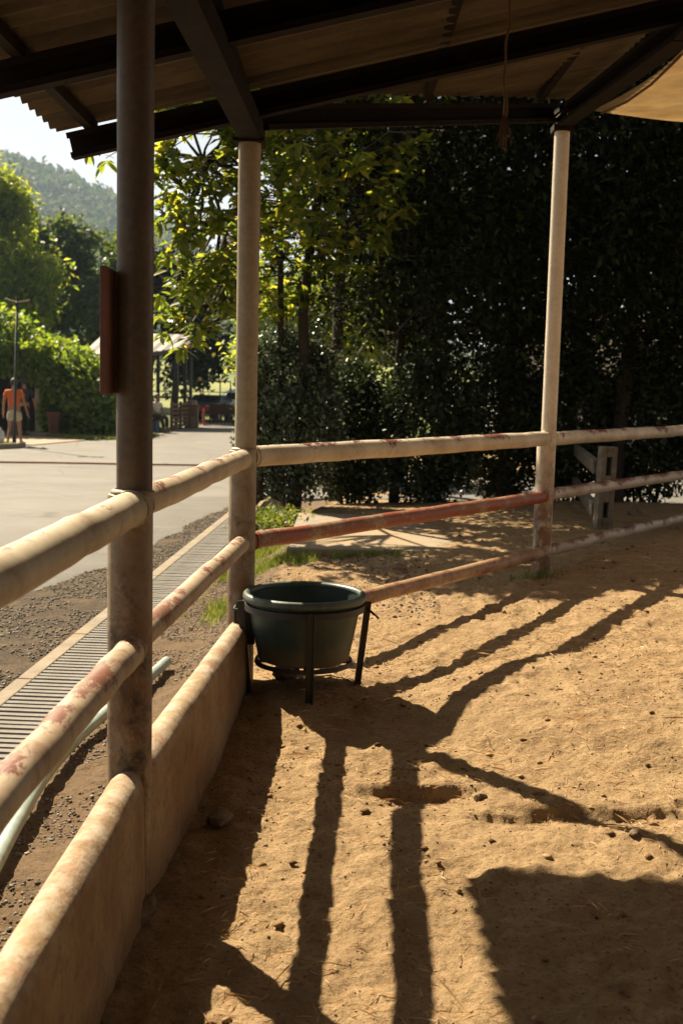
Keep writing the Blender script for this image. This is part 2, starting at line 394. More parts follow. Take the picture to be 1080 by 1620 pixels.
# ------------------------------------------------------------------ terrain height
TX, TY = -.165, 5.36
BASE_A = (-.615, 3.36); BASE_B = (-.475, 5.55); BASE_C = (1.47, 8.18)
def drain_x(y): return -1.53 + (np.asarray(y, float)-5)*.0415
prng = np.random.default_rng(11)
def base_h(x, y):
    x = np.asarray(x, float); y = np.asarray(y, float)
    zin = .06*(x+.5) + .03*(np.minimum(y, 8.5)-4)
    zin = np.where(zin > 0, zin, zin*.15); zin = np.minimum(zin, .30)
    zin = zin*(1-ss(12.5, 17, y)) + (-.12)*ss(12.5, 17, y)
    zout = -.05 - .25*ss(8, 27, y)
    w = ss(-1.05, -.62, x - .05*(y-5))
    return zin*w + zout*(1-w)
def height(x, y, detail=True):
    x = np.asarray(x, float); y = np.asarray(y, float)
    h = base_h(x, y)
    near = ss(22, 9, y)*(.25*ss(-3.2, -2.4, x)+.75*ss(-1.9, -1.25, x))*ss(9, 5, x)
    inside = ss(-.75, -.5, x - .064*(y-5.55) + .05)*ss(14, 10, y)
    # trodden mound with a lip, as seen right of the tub
    ex = (x-1.75)/1.32; ey = (y-5.2)/.85
    d = np.sqrt(ex*ex+ey*ey) + .10*fbm(x*1.5, y*1.5, 3, 5)
    h = h + .058*ss(1.12, .80, d)*inside
    h = h + .092*np.exp(-(((x-TX)/.42)**2+((y-TY)/.42)**2))*ss(-.60, -.50, x-.064*(y-5.55))
    # little scarps stepping down towards the viewer
    for (cx, cy, L, dep, tilt) in ((.33, 4.22, .23, .05, -.03), (1.02, 3.98, .34, .045, -.12), (1.5, 3.85, .3, .05, .1), (.62, 3.97, .16, .028, .1)):
        u = (x-cx)/L; yy = y - cy - tilt*(x-cx) - .05*fbm(x*9, y*0+cx*7, 3, 9)
        m = np.exp(-np.clip(u*u*u*u, 0, 30))
        h = h - dep*m*ss(.02, -.015, yy)*ss(-.24, -.02, yy)*inside
    if detail:
        h = h + near*(.030*fbm(x*1.7, y*1.7, 3, 1) + .016*fbm(x*6, y*6, 4, 2)*(.5+inside) + .029*fbm(x*18, y*18, 3, 3)*(.4+1.2*vnoise(x*2.3, y*2.3, 71)) + .013*fbm(x*44, y*44, 2, 4))
        # dry rill of shifted dirt between wall and drain
        h = h + .05*ss(-1.15, -.95, x-.04*(y-5))*ss(-.66, -.80, x-.06*(y-5))*(fbm(x*5, y*4, 3, 31)+.1)*ss(16, 9, y)
        h = h - .006*ss(-1.9, -2.6, x)*ss(30, 16, y)
        u = np.abs(x-drain_x(y))
        h = np.where((u < .16) & (y < 14.5) & (y > 0), -.30, h)
    return h
def hz(x, y): return float(sample(x, y))

gx = np.concatenate([[-1300, -600, -300, -150, -80, -50, -34, -24, -18, -14, -11, -9, -7.5, -6, -5, -4.2, -3.6, -3.2],
     np.arange(-2.9, -.75, .03), np.arange(-.75, 2.7, .014), np.arange(2.7, 6, .06), [6.5, 7, 8, 10, 13, 17, 22, 30, 50, 100, 300, 600, 1000]])
gy = np.concatenate([[-130, -60, -20, -10, -5, -2.5, -1, 0, .6], np.arange(1, 2.4, .05), np.arange(2.4, 6.6, .014), np.arange(6.6, 9.5, .024),
     np.arange(9.5, 16, .07), [16.5, 17, 18, 19, 20, 22, 24, 26, 28, 30, 34, 38, 44, 52, 64, 80, 110, 150, 220, 320, 480, 800, 1420]])
GX, GY = np.meshgrid(gx, gy)
GZ = height(GX, GY)
for _ in range(300):                                  # trampled hoof prints
    px, py = prng.uniform(-.42, 3.2), prng.uniform(2.2, 8.6); pr = prng.uniform(.04, .085); pd = prng.uniform(.003, .012); an = prng.uniform(-1.2, 1.2)
    if abs(px-TX) < .3 and abs(py-TY) < .3: continue
    i0, i1 = np.searchsorted(gx, (px-.25, px+.25)); j0, j1 = np.searchsorted(gy, (py-.25, py+.25))
    dx = GX[j0:j1, i0:i1]-px; dy = GY[j0:j1, i0:i1]-py; u = (dx*math.cos(an)+dy*math.sin(an))/pr; v = (-dx*math.sin(an)+dy*math.cos(an))/(pr*1.25)
    q = np.sqrt(u*u+v*v)+.25*fbm(dx*14+px*9, dy*14+py*7, 2, 8)
    GZ[j0:j1, i0:i1] += -pd*ss(1.15, .55, q)*(.6+.4*ss(-.9, .6, v)) + .55*pd*np.exp(-(q-1.3)**2*9)
def sample(x, y):
    x = np.asarray(x, float); y = np.asarray(y, float)
    i = np.clip(np.searchsorted(gx, x)-1, 0, len(gx)-2); j = np.clip(np.searchsorted(gy, y)-1, 0, len(gy)-2)
    fx = (x-gx[i])/(gx[i+1]-gx[i]); fy = (y-gy[j])/(gy[j+1]-gy[j])
    return (GZ[j, i]*(1-fx)+GZ[j, i+1]*fx)*(1-fy)+(GZ[j+1, i]*(1-fx)+GZ[j+1, i+1]*fx)*fy
nx, ny = len(gx), len(gy)
idx = np.arange(nx*ny).reshape(ny, nx)
F = np.stack([idx[:-1, :-1], idx[:-1, 1:], idx[1:, 1:], idx[1:, :-1]], -1).reshape(-1, 4)
ground = link_np('ground', np.stack([GX, GY, GZ], -1).reshape(-1, 3), F, M['ground'], smooth=True)
tag(ground, kind='structure')

# road: a draped sheet with a ragged near edge
def draped(name, xs, ys, mask_edge, off, mat):
    X, Y = np.meshgrid(xs, ys); L = mask_edge(Y[:, 0])
    V = []; 
    for j, y in enumerate(ys):
        x0, x1 = L[0][j], L[1][j]
        for k, t in enumerate(np.linspace(0, 1, len(xs))):
            xx = x0+(x1-x0)*t
            if k == len(xs)-2: xx = x1-.10
            V.append((xx, y, float(base_h(xx, y))+(off if k < len(xs)-1 else -.035)))
    n = len(xs); m = len(ys); ii = np.arange(n*m).reshape(m, n)
    F = np.stack([ii[:-1, :-1], ii[:-1, 1:], ii[1:, 1:], ii[1:, :-1]], -1).reshape(-1, 4)
    return tag(link_np(name, V, F, mat, smooth=True), kind='structure')
ry = np.concatenate([np.arange(-2, 17, .1), np.arange(17, 50, 1.0)])
def road_edge(y):
    base = np.interp(y, [-2, 5, 8, 9.5, 12, 15.3, 16.5, 17.2, 22, 23, 50], [-3.6, -2.95, -2.42, -2.05, -1.78, -1.52, -1.3, 9, 9, -.6, -1.2])
    e = base + np.where(y < 16, .30*fbm(y*1.2, y*0+3, 4, 41) + .05*vnoise(y*9, y*0, 42), 0)
    return (np.interp(y, [-2, 24, 30, 34, 37, 50], [-40, -40, -14, -6.8, -6.2, -6.2]), e)
road = draped('road', np.linspace(0, 1, 40), ry, road_edge, .009, M['asphalt'])
# slab of poured concrete outside the far fence
sb = MB(); sb.box((.95, 10.62, .155), (1.4, 1.27, .06))
slab = sb.build('concrete_path', M['slab']); bevel(slab, .01); tag(slab, kind='structure')

# ------------------------------------------------------------------ pen fence
fence = empty('pen_fence', (BASE_B[0], BASE_B[1], 0))
tag(fence, 'cream pipe-rail pen fence with red chipped rails bending round the tub', 'fence')
def pipe(name, a, b, r, mat, parent, n=20, segs=18, wob=.0032):
    a = Vector(a); b = Vector(b); m = MB(); pts = []
    for i in range(segs+1):
        p = a.lerp(b, i/segs)
        if 0 < i < segs: p = p + Vector((random.uniform(-wob, wob), random.uniform(-wob, wob), random.uniform(-wob, wob)))
        pts.append(p)
    m.tube(pts, r, n)
    o = m.build(name, mat); smooth_angle(o, 50); adopt(o, parent)
    if name == 'rail':
        for e0, sg_ in ((a, 1), (b, -1)):
            dv = (b-a).normalized()*sg_; u_ = dv.orthogonal().normalized(); w_ = dv.cross(u_); off = .024 if abs(dv.z) < .5 else 0
            c_ = e0+dv*off; k_ = 26; mm = MB()
            mm.tube([c_+(u_*math.cos(i*6.2832/k_)+w_*math.sin(i*6.2832/k_))*(r+.001)+dv*random.uniform(-.003, .003) for i in range(k_+1)], [random.uniform(.0025, .006) for _ in range(k_+1)], 6, False)
            wb_ = mm.build('weld_bead', mat, None, True); wb_.parent = o
    return o
def roof_z(x, y): return 2.845 + .24*(x+.49) + .065*max(0., y-5.6)
def post(base, top, label, sl=1.255, mk='post'):
    x, y = base
    o = pipe('post', (x, y, -.4), (x, y, top),   .053, M['post_shaded'] if mk == 'post_near' else M[mk], fence, 28, 20, .0006)
    o['label'] = label
    m = MB(); s = .067; cx = x-.012
    m.tube([(cx, y, -.4), (cx, y, sl-.012), (cx, y, sl-.004), (cx, y, sl)], [s, s, s-.002, s-.008], 28)
    q = m.build('sleeve', M[mk], None); smooth_angle(q, 40); q.parent = o
    m = MB(); m.lathe([(.060, -.003), (.066, .001), (.066, .007), (.058, .013), (.053, .015)], (x-.005, y, sl-.002), 24)
    w = m.build('weld_collar', M[mk], None, True); w.parent = o
    return o
def fix(o):  # children of parts keep world coordinates because the part sits at the fence origin offset
    return o
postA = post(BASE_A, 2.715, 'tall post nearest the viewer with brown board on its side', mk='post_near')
postB = post(BASE_B, 2.715, 'corner post behind the green tub')
postC = post(BASE_C, 3.37, 'far pale post standing clear against the dark trees', 1.24, 'post_far')
Z = (1.215, .80, .39)
ax, ay = BASE_A; bx_, by_ = BASE_B; cx_, cy_ = BASE_C
n0 = (-.665, 1.0)
D = (cx_+1.73*1.25, cy_+2.42*1.25)
def rail(a, b, z0, z1, r, mat): return pipe('rail', (a[0], a[1], z0), (b[0], b[1], z1), r, mat, fence)
E_ = .035
rail(n0, (ax, ay-E_), Z[0]+.004, Z[0]-.002, .052, M['cream_plain'])
rail(n0, (ax, ay-E_), Z[1]-.01, Z[1]-.01, .044, M['chip'])
rail((ax, ay+E_), (bx_-.005, by_-E_), Z[0], Z[0], .047, M['cream'])
rail((ax, ay+E_), (bx_-.005, by_-E_), Z[1], Z[1], .041, M['chip'])
d = Vector((cx_-bx_, cy_-by_)).normalized()*E_
rail((bx_+d.x, by_+d.y), (cx_-d.x, cy_-d.y), Z[0]+.005, Z[0]+.012, .052, M['cream_worn'])
rail((bx_+d.x, by_+d.y), (cx_-d.x, cy_-d.y), Z[1], Z[1]+.01, .044, M['red'])
rail((bx_+d.x, by_+d.y), (cx_-d.x, cy_-d.y), Z[2]-.02, Z[2]+.01, .044, M['rusty'])
rail((cx_+d.x, cy_+d.y), D, Z[0]+.01, Z[0]+.01, .05, M['cream_worn'])
rail((cx_+d.x, cy_+d.y), D, Z[1]+.02, Z[1]+.01, .044, M['chip2'])
rail((cx_+d.x, cy_+d.y), D, Z[2]+.02, Z[2]+.02, .044, M['chip2'])

post((D[0], D[1]), 2.9, 'pale fence post beyond the right edge', 1.24, 'post_far')
# low plastered wall below the near rails
def low_wall(a, b, name, label, zt=.425):
    a = Vector((*a, 0)); b = Vector((*b, 0)); L = (b-a).length; dd = (b-a).normalized(); side = Vector((dd.y, -dd.x, 0))
    prof = [(-.055, -.35), (-.054, zt-.05)] + [(-.054*math.cos(t), zt-.05+.054*math.sin(t)) for t in np.linspace(.15, math.pi-.15, 11)] + [(.054, zt-.05), (.060, .1), (.064, -.35)]
    n = int(L/.03); V = []
    for i in range(n+1):
        p = a+dd*(L*i/n)
        e = 1-max(0, 1-min(i, n-i)/2.)*.25
        for k, (s_, z) in enumerate(prof):
            q = fbm(np.array([i*.11]), np.array([k*.6+a.y]), 3, 61)[0]*.009
            V.append(p + side*(s_*e+q) + Vector((0, 0, (z if z < 0 else z*(.94+.06*e))+q*.6)))
    m = len(prof); Fq = [(i*m+k, (i+1)*m+k, (i+1)*m+k+1, i*m+k+1) for i in range(n) for k in range(m-1)]
    Fq += [tuple(range(m)), tuple(n*m+k for k in range(m-1, -1, -1))]
    o = link(name, V, Fq, M['plaster']); smooth_angle(o, 50); tag(o, label, 'wall'); return o
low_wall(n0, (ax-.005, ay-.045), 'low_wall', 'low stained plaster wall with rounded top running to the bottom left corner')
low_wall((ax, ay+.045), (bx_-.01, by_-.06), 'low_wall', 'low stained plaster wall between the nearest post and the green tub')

# ------------------------------------------------------------------ shed roof
roof = empty('shed_roof', (0, 4, 3)); tag(roof, 'dark corrugated lean-to roof on steel rafters over the pen', 'roof')
def rpart(m, name, mat): o = m.build(name, mat); adopt(o, roof); return o
def channel(name, a, b, w, h, mat=None):
    """steel channel: web and two flanges"""
    a = Vector(a); b = Vector(b); dd = (b-a).normalized(); side = dd.cross(Vector((0, 0, 1))).normalized(); up = side.cross(dd)
    m = MB(); t = .005
    m.bar(a-side*(w/2), b-side*(w/2), t, h, up)
    for s_ in (-1, 1): m.bar(a+up*(s_*(h/2-t/2)), b+up*(s_*(h/2-t/2)), w, t*.9, up)
    for s_ in (-1, 1): m.bar(a+side*(w/2-t)+up*(s_*(h/2-.015)), b+side*(w/2-t)+up*(s_*(h/2-.015)), t, .022, up)
    return rpart(m, name, mat or M['steel'])
def rp(x, y, off=0): return (x, y, roof_z(x, y)+off)
for yb in (5.46, 4.30, 3.15, 2.0, .85, -.3, -1.45, -2.6, -3.75):
    channel('rafter', (-1.30, yb-.02, roof_z(-1.3, 5.5)), (1.62, yb-.03, roof_z(1.62, 5.5)), .06, .115)
channel('wall_plate', (-.468, 5.72, 2.765), (-.69, -4, 2.765), .10, .10)
channel('wall_plate', (BASE_C[0], BASE_C[1]+.1, 3.46), (1.53, 5.5, 3.265), .10, .12)
channel('wall_plate', (1.53, 5.49, 3.265), (1.56, -4, 3.265), .10, .12)
channel('edge_beam', (-.42, 5.62, 2.845), (BASE_C[0]-.05, BASE_C[1]-.08, 3.47), .06, .12)
for xp in (-1.21, -.50, .43, 1.24):
    yend = 5.52 if xp < -.45 else 5.62+(xp+.47)*1.32-.1
    m = MB(); m.bar((xp+.02, -4, roof_z(xp, 5.5)+.085), (xp, yend, roof_z(xp, yend)+.085), .045, .05)
    rpart(m, 'purlin', M['steel'])
# corrugated sheets, corrugations run down the slope
def sheet(y0, y1, lap):
    pitch = .115; amp = .018
    nyv = max(4, int((y1-y0)/pitch*6)); ys = np.linspace(y0, y1, nyv+1)
    xl = np.full(nyv+1, -1.40) + rng.uniform(-.012, .012)
    left = np.where(ys <= 5.60, xl, -.47+(ys-5.66)/1.36)
    right = np.full(nyv+1, 1.60)
    ok = left < 1.55
    ys = ys[ok]; left = left[ok]; right = right[ok]
    if len(ys) < 3: return
    cols = 9; V = []; t = .005
    for lay in (0, t):
        for j, y in enumerate(ys):
            for i in range(cols):
                x = left[j]+(right[j]-left[j])*i/(cols-1)
                V.append((x, y, roof_z(x, y)+.130+lap+amp*math.sin(2*math.pi*y/pitch)+lay))
    m = len(ys); n = m*cols; Fq = []
    for j in range(m-1):
        for i in range(cols-1):
            q = (j*cols+i, j*cols+i+1, (j+1)*cols+i+1, (j+1)*cols+i)
            Fq.append(q[::-1]); Fq.append(tuple(k+n for k in q))
    for j in range(m-1):
        for i in (0, cols-1):
            q = (j*cols+i, (j+1)*cols+i, (j+1)*cols+i+n, j*cols+i+n); Fq.append(q if i == 0 else q[::-1])
    for i in range(cols-1):
        for j in (0, m-1):
            q = (j*cols+i, j*cols+i+1, j*cols+i+1+n, j*cols+i+n); Fq.append(q)
    o = link('roofing_sheet', V, Fq, M['roof'], None, False); smooth_angle(o, 35); adopt(o, roof)
yy = -4.0; k = 0
while yy < 8.2:
    y1 = min(yy+.90, 5.575) if yy < 5.5 else yy+.90
    sheet(yy, y1, (k % 2)*.0055)
    yy = y1-.115 if abs(y1-5.575) > .01 else 5.5755
    k += 1
# post heads
for (x, y, z0, z1) in ((BASE_A[0], BASE_A[1], 2.705, 2.72), (BASE_B[0], BASE_B[1], 2.706, 2.722), (BASE_C[0], BASE_C[1], 3.36, 3.40)):
    m = MB(); m.box((x, y, (z0+z1)/2), (.07, .07, (z1-z0)/2)); rpart(m, 'head_plate', M['steel'])
m = MB(); m.tube([(BASE_C[0]-.03, BASE_C[1]-.05, 3.36), (BASE_C[0]-.05, BASE_C[1]-.06, 3.44), (BASE_C[0]+.02, BASE_C[1]-.07, 3.50)], .012, 8)
rpart(m, 'tie_wire', M['rope'])

# tan shade cloth tied to the right-hand beam
def cloth():
    nu, nv = 40, 34; V = []
    C0 = Vector((1.60, 7.80, 3.42)); C1 = Vector((5.8, 11.9, 4.15)); C3 = Vector((1.72, 1.8, 3.2)); C2 = Vector((6.2, 4.5, 3.9))
    for j in range(nv):
        t = j/(nv-1)
        for i in range(nu):
            s_ = i/(nu-1)
            p = C0.lerp(C1, s_).lerp(C3.lerp(C2, s_), t)
            sag = .16*math.sin(math.pi*s_)*math.sin(math.pi*min(1, t*1.0))
            tt = (t*2.6) % 1.0
            scal = .09*math.sin(math.pi*tt)*max(0, 1-s_*3.2)
            p = p + Vector((scal, 0, -sag - .02*math.sin(9*s_+4*t)))
            V.append(p)
    Fq = [(j*nu+i, j*nu+i+1, (j+1)*nu+i+1, (j+1)*nu+i) for j in range(nv-1) for i in range(nu-1)]
    o = link('shade_cloth', V, Fq, M['tarp'], None, True)
    md = o.modifiers.new('thick', 'SOLIDIFY'); md.thickness = .004
    return o
sc_ = cloth(); tag(sc_, 'tan shade cloth stretched from the roof beam at top right', 'tarp')
m = MB()
m.tube([(1.66, 7.82, 3.41), (1.70, 7.3, 3.36), (1.72, 6.8, 3.34), (1.72, 6.3, 3.34), (1.73, 6.0, 3.36)], .008, 8)
m.tube([(1.73, 6.0, 3.36), (1.72, 5.9, 3.42), (1.62, 5.85, 3.40)], .009, 8)
m.lathe([(.016, -.006), (.026, 0), (.016, .006)], (1.73, 6.0, 3.35), 12)
hem = m.build('edge_rope', M['rope'], sc_, True)

# hanging rope
m = MB(); pts = []
for i in range(26):
    t = i/25; pts.append((.548+.006*math.sin(t*7)+.003*math.sin(t*23), 4.22-.01*t, 3.05-.50*t))
m.tube([(p[0], p[1], p[2]) for p in [(.55, 4.24, 3.13)]+pts], [.0045]*22+[.006, .008, .009, .010, .008], 8)
rope = m.build('hanging_rope', M['rope'], None, True); tag(rope, 'frayed brown rope hanging from the roof', 'rope')
m = MB()
ep = Vector(pts[-1])
for i in range(34):
    a = random.uniform(0, 6.28); s_ = random.uniform(.01, .035); L = random.uniform(.05, .12)
    m.tube([ep+Vector((0, 0, .04)), ep+Vector((math.cos(a)*s_*.6, math.sin(a)*s_*.6, -L*.5)), ep+Vector((math.cos(a)*s_, math.sin(a)*s_, -L))], [.002, .0016, .0008], 4)
m.build('frayed_end', M['rope'], rope)
# cable looped under the roof
m = MB(); m.tube([(1.50, 5.35, 3.32), (1.53, 5.3, 3.20), (1.60, 5.25, 3.15), (1.72, 5.2, 3.16), (1.78, 5.1, 3.3)], .009, 8)
cb = m.build('looped_cable', simple('pale_cable', (.30, .24, .16), .5), None, True); tag(cb, 'pale cable looped under the roof beam at top right', 'cable')

# board on post A
m = MB(); m.box((0, 0, 0), (.011, .10, .178)); sg = m.build('sign_board', M['wood']); bevel(sg, .003)
sg.location = (-.682, 3.33, 1.725); sg.rotation_euler = (0, 0, R(1.5)); tag(sg, 'brown board fixed edge-on to the nearest post', 'board')
for zz in (-.12, .12):
    m = MB(); m.tube([(.0, .04, zz), (.03, .04, zz)], .006, 8); m.build('bolt', M['iron'], sg)

# ------------------------------------------------------------------ tub and stand
tub = empty('feed_tub', (TX, TY, 0)); tag(tub, 'dark green plastic feed tub held in an iron stand at the fence corner', 'tub')
m = MB()
m.lathe([(.0, .27), (.20, .27), (.218, .278), (.268, .535), (.272, .575), (.262, .575), (.256, .53), (.208, .295), (.0, .29)], n=48)
ob = m.build('body', M['tub'], tub); smooth_angle(ob, 40)
m = MB(); m.lathe([(.262, .572), (.274, .558), (.290, .560), (.296, .572), (.294, .588), (.282, .598), (.266, .594), (.258, .580), (.262, .572)], n=56)
m.build('rim', M['rim'], tub, True)
m = MB(); m.lathe([(.0, .40), (.22, .40), (.232, .392)], n=40); m.build('feed', simple('dark_feed', (.03, .02, .012), .95, 0, .5, 40, .8), tub)
stand = empty('tub_stand', (TX, TY, 0)); tag(stand, 'black iron stand with flat legs carrying the green tub', 'stand')
m = MB(); m.lathe([(.277, .515), (.289, .515), (.289, .545), (.277, .545), (.277, .515)], n=40); smooth_angle(m.build('hoop', M['iron'], stand), 40)
m = MB(); m.lathe([(.222, .250), (.234, .250), (.234, .270), (.222, .270), (.222, .250)], n=40); smooth_angle(m.build('hoop', M['iron'], stand), 40)
for a in (3, 100, 183, 278):
    ca, sa = math.cos(R(a)), math.sin(R(a)); m = MB()
    g = hz(TX+.26*ca, TY+.26*sa)-.05
    M3 = Matrix.Rotation(R(a), 3, 'Z')
    p0 = Vector((.293*ca, .293*sa, .55)); p1 = Vector((.245*ca, .245*sa, g))
    dd = (p0-p1)
    m.bar(p0, p1, .034, .008, (ca, sa, 0)); m.bar(p0+Vector((ca, sa, 0))*.014+Vector((-sa, ca, 0))*.0145, p1+Vector((ca, sa, 0))*.014+Vector((-sa, ca, 0))*.0145, .006, .030, (ca, sa, 0)); o = m.build('leg', M['iron'], stand); bevel(o, .001, 1)
    m = MB(); m.bar((.236*ca, .236*sa, .255), (0, 0, .255), .03, .008); m.build('cross_bar', M['iron'], stand)
m = MB(); m.tube([(.29, .02, .53), (.33, .0, .50), (.355, -.01, .475)], [.004, .004, .006], 6); m.tube([(.29, .03, .52), (.335, .015, .485)], .003, 6)
m.build('wire_tail', M['iron'], stand)
# black bracket by the wall end
br = MB()
bc = Vector((bx_+.02, by_-.115, 0))
for (dx, dy, hx, hy) in ((-.045, 0, .006, .05), (.045, 0, .006, .05), (0, .045, .04, .006), (0, -.045, .04, .006)):
    br.box((bc.x+dx, bc.y+dy, .41), (hx, hy, .085))
b_ = br.build('bracket', M['iron']); bevel(b_, .003, 1); tag(b_, 'small open black box bracket where the low wall meets the corner post', 'bracket')
m = MB(); m.tube([(bc.x-.05, bc.y-.05, .497), (bc.x+.05, bc.y-.05, .497)], .006, 8); m.tube([(bc.x-.05, bc.y-.05, .497), (bc.x-.05, bc.y+.05, .497)], .006, 8)
m.build('lip', M['rim'], b_)

# ------------------------------------------------------------------ drain, hose
def drain_pt(y, off=0): return (float(drain_x(y))+off, y)
for s_, nm in ((-1, 'far'), (1, 'near')):
    yy = .5; segs = []
    m = MB(); k = 0
    while yy < 14.4:
        L = 1.1
        a = drain_pt(yy, s_*.195); b = drain_pt(yy+L-.012, s_*.195)
        m.bar((a[0], a[1], -.10), (b[0], b[1], -.10), .09, .13)
        yy += L
    o = m.build('drain_edge', M['kerb']); bevel(o, .008, 2); tag(o, kind='structure')
ords = ['nearest', 'second nearest', 'third nearest', 'fourth nearest', 'fifth nearest', 'sixth nearest', 'seventh nearest', 'farthest']
slat_me = None
for gi in range(8):
    y0 = 3.7+gi*1.34; root = empty('drain_grate', (*drain_pt(y0), -.045))
    tag(root, f'{ords[gi]} section of slotted steel drain grating beside the road', 'grate', 'drain gratings beside the road')
    root.rotation_euler = (0, 0, -math.atan(.0415))
    if slat_me is None:
        m = MB(); m.box((0, 0, 0), (.142, .0195, .012)); so = m.build('slat', M['grate'], root); bevel(so, .003, 1); slat_me = so.data
        first = so
        m = MB()
        for s_ in (-1, 1): m.box((s_*.118, .66, -.024), (.012, .66, .011))
        bear = m.build('bearer', M['iron'], root); bear_me = bear.data
    else:
        bear = bpy.data.objects.new('bearer', bear_me); COL.objects.link(bear); bear.parent = root
        first = None
    for k in range(20):
        if first is not None and k == 0: so = first
        else:
            so = bpy.data.objects.new('slat', slat_me); COL.objects.link(so); so.parent = root
        so.location = (random.uniform(-.002, .002), .033+k*.067, random.uniform(-.0015, .0015))
m = MB(); hp = [(-1.02, 2.4), (-1.06, 3.1), (-1.12, 3.75), (-1.165, 4.33), (-1.15, 4.88), (-1.085, 5.35), (-1.0, 5.95), (-.965, 6.28)]
pts = []
for i in range(len(hp)-1):
    for t in (0, .25, .5, .75):
        x = hp[i][0]+(hp[i+1][0]-hp[i][0])*t; y = hp[i][1]+(hp[i+1][1]-hp[i][1])*t
        pts.append((x, y))
pts.append(hp[-1])
P = np.array(pts)
for _ in range(3): P[1:-1] = (P[:-2]+2*P[1:-1]+P[2:])/4
hs = np.array([max(-.02, hz(x, y)) for x, y in P]); 
for _ in range(4): hs[1:-1] = (hs[:-2]+hs[1:-1]*2+hs[2:])/4
m.tube([(x, y, h+.026) for (x, y), h in zip(P, hs)], .028, 16)
ho = m.build('water_pipe', M['hose'], None); smooth_angle(ho, 50); tag(ho, 'pale blue plastic water pipe lying along the dirt beside the drain', 'pipe')
i = 5; a = Vector((*P[i], hs[i]+.026)); b = Vector((*P[i+1], hs[i+1]+.026)); dd = (b-a).normalized()
m = MB(); m.tube([a-dd*.05, a-dd*.045, a+dd*.045, a+dd*.05], [.0285, .0335, .0335, .0285], 16); smooth_angle(m.build('coupling', M['hose'], ho), 40)

# ------------------------------------------------------------------ stones, crumbs, straw, gravel, grass
def rock(name, loc, r, mat, label=None, sq=.65, seed=0):
    bm = bmesh.new(); bmesh.ops.create_icosphere(bm, subdivisions=2, radius=1)
    rg = random.Random(seed); off = [rg.uniform(.6, 1.15) for _ in range(14)]
    dirs = [Vector((rg.gauss(0, 1), rg.gauss(0, 1), rg.gauss(0, 1))).normalized() for _ in range(14)]
    for v in bm.verts:
        n = v.co.normalized(); k = min(o_/max(.25, n.dot(d_)) if n.dot(d_) > .25 else 9 for o_, d_ in zip(off, dirs))
        v.co = n*min(k, 1.25); v.co.z *= sq; v.co *= r
    me = bpy.data.meshes.new(name); bm.to_mesh(me); bm.free(); me.materials.append(mat)
    o = bpy.data.objects.new(name, me); COL.objects.link(o); o.location = loc; o.rotation_euler = (0, 0, rg.uniform(0, 6))
    if label: tag(o, label, 'stone')
    return o
for i, (x, y, r, lab) in enumerate((
    (-.27, 5.50, .062, 'dark stone under the left side of the green tub'),
    (-.05, 5.62, .045, 'brown stone under the right side of the green tub'),
    (.55, 4.12, .026, 'small grey stone in the trodden scarp right of the post shadow'),
    (.44, 8.55, .055, 'brown stone on the dirt outside the far fence'),
    (-.42, 3.95, .055, 'stone in the dark shade at the foot of the low wall'),
    (1.02, 3.72, .02, 'small pale stone below the scarp at right'),
    (-.57, 3.25, .06, 'block of rubble at the foot of the nearest post'))):
    rock('stone', (x, y, hz(x, y)+r*.35), r, M['stone'], lab, .7, i+3)

def scatter_bits(name, pts, size, mat, flat=.6, sd=1):
    """many small octahedral crumbs in one mesh"""
    r = np.random.default_rng(sd); n = len(pts)
    base = np.array([(1, 0, 0), (-1, 0, 0), (0, 1, 0), (0, -1, 0), (0, 0, 1), (0, 0, -1)], float)
    f = np.array([(0, 2, 4), (2, 1, 4), (1, 3, 4), (3, 0, 4), (2, 0, 5), (1, 2, 5), (3, 1, 5), (0, 3, 5)])
    V = base[None]*r.uniform(.6, 1.3, (n, 6, 1)); V = V+r.uniform(-.25, .25, (n, 6, 3)); V[:, :, 2] *= flat
    a = r.uniform(0, 6.28, n); ca, sa = np.cos(a)[:, None], np.sin(a)[:, None]
    X = V[:, :, 0]*ca-V[:, :, 1]*sa; Y = V[:, :, 0]*sa+V[:, :, 1]*ca
    V = np.stack([X, Y, V[:, :, 2]], -1)*np.asarray(size)[:, None, None] + pts[:, None, :]
    Fq = (f[None]+np.arange(n)[:, None, None]*6).reshape(-1, 3)
    return tag(link_np(name, V.reshape(-1, 3), Fq, mat), kind='stuff')
def on_ground(x, y, up): return np.stack([x, y, sample(x, y)+up], -1)
# crumbs of soil in the pen, denser far from the centre
n = 11000; x = rng.uniform(-.5, 3.6, n); y = 2.2+rng.random(n)**.8*8.5
keep = rng.random(n) < .25+1.6*np.clip(fbm(x*1.4, y*1.4, 3, 77)+.1, 0, 1); x, y = x[keep], y[keep]
s_ = rng.uniform(.002, .006, len(x))*(1+2.6*(rng.random(len(x)) < .10))
tag(scatter_bits('soil_crumbs', on_ground(x, y, s_*.3), s_, M['crumb'], .6, 5), 'loose crumbs of soil scattered over the sand', 'crumbs')
n = 7000; x = rng.uniform(-.5, 3.4, n); y = 2.2+rng.random(n)*6.6; k = fbm(x*2.1, y*2.1, 3, 79) > -.03; x, y = x[k], y[k]
s_ = rng.uniform(.003, .009, len(x))*(1+.9*(rng.random(len(x)) < .08))
tag(scatter_bits('sand_clods', on_ground(x, y, s_*.1), s_, M['clod'], .55, 15), 'small clods of dry sand lying on the pen floor', 'clods')
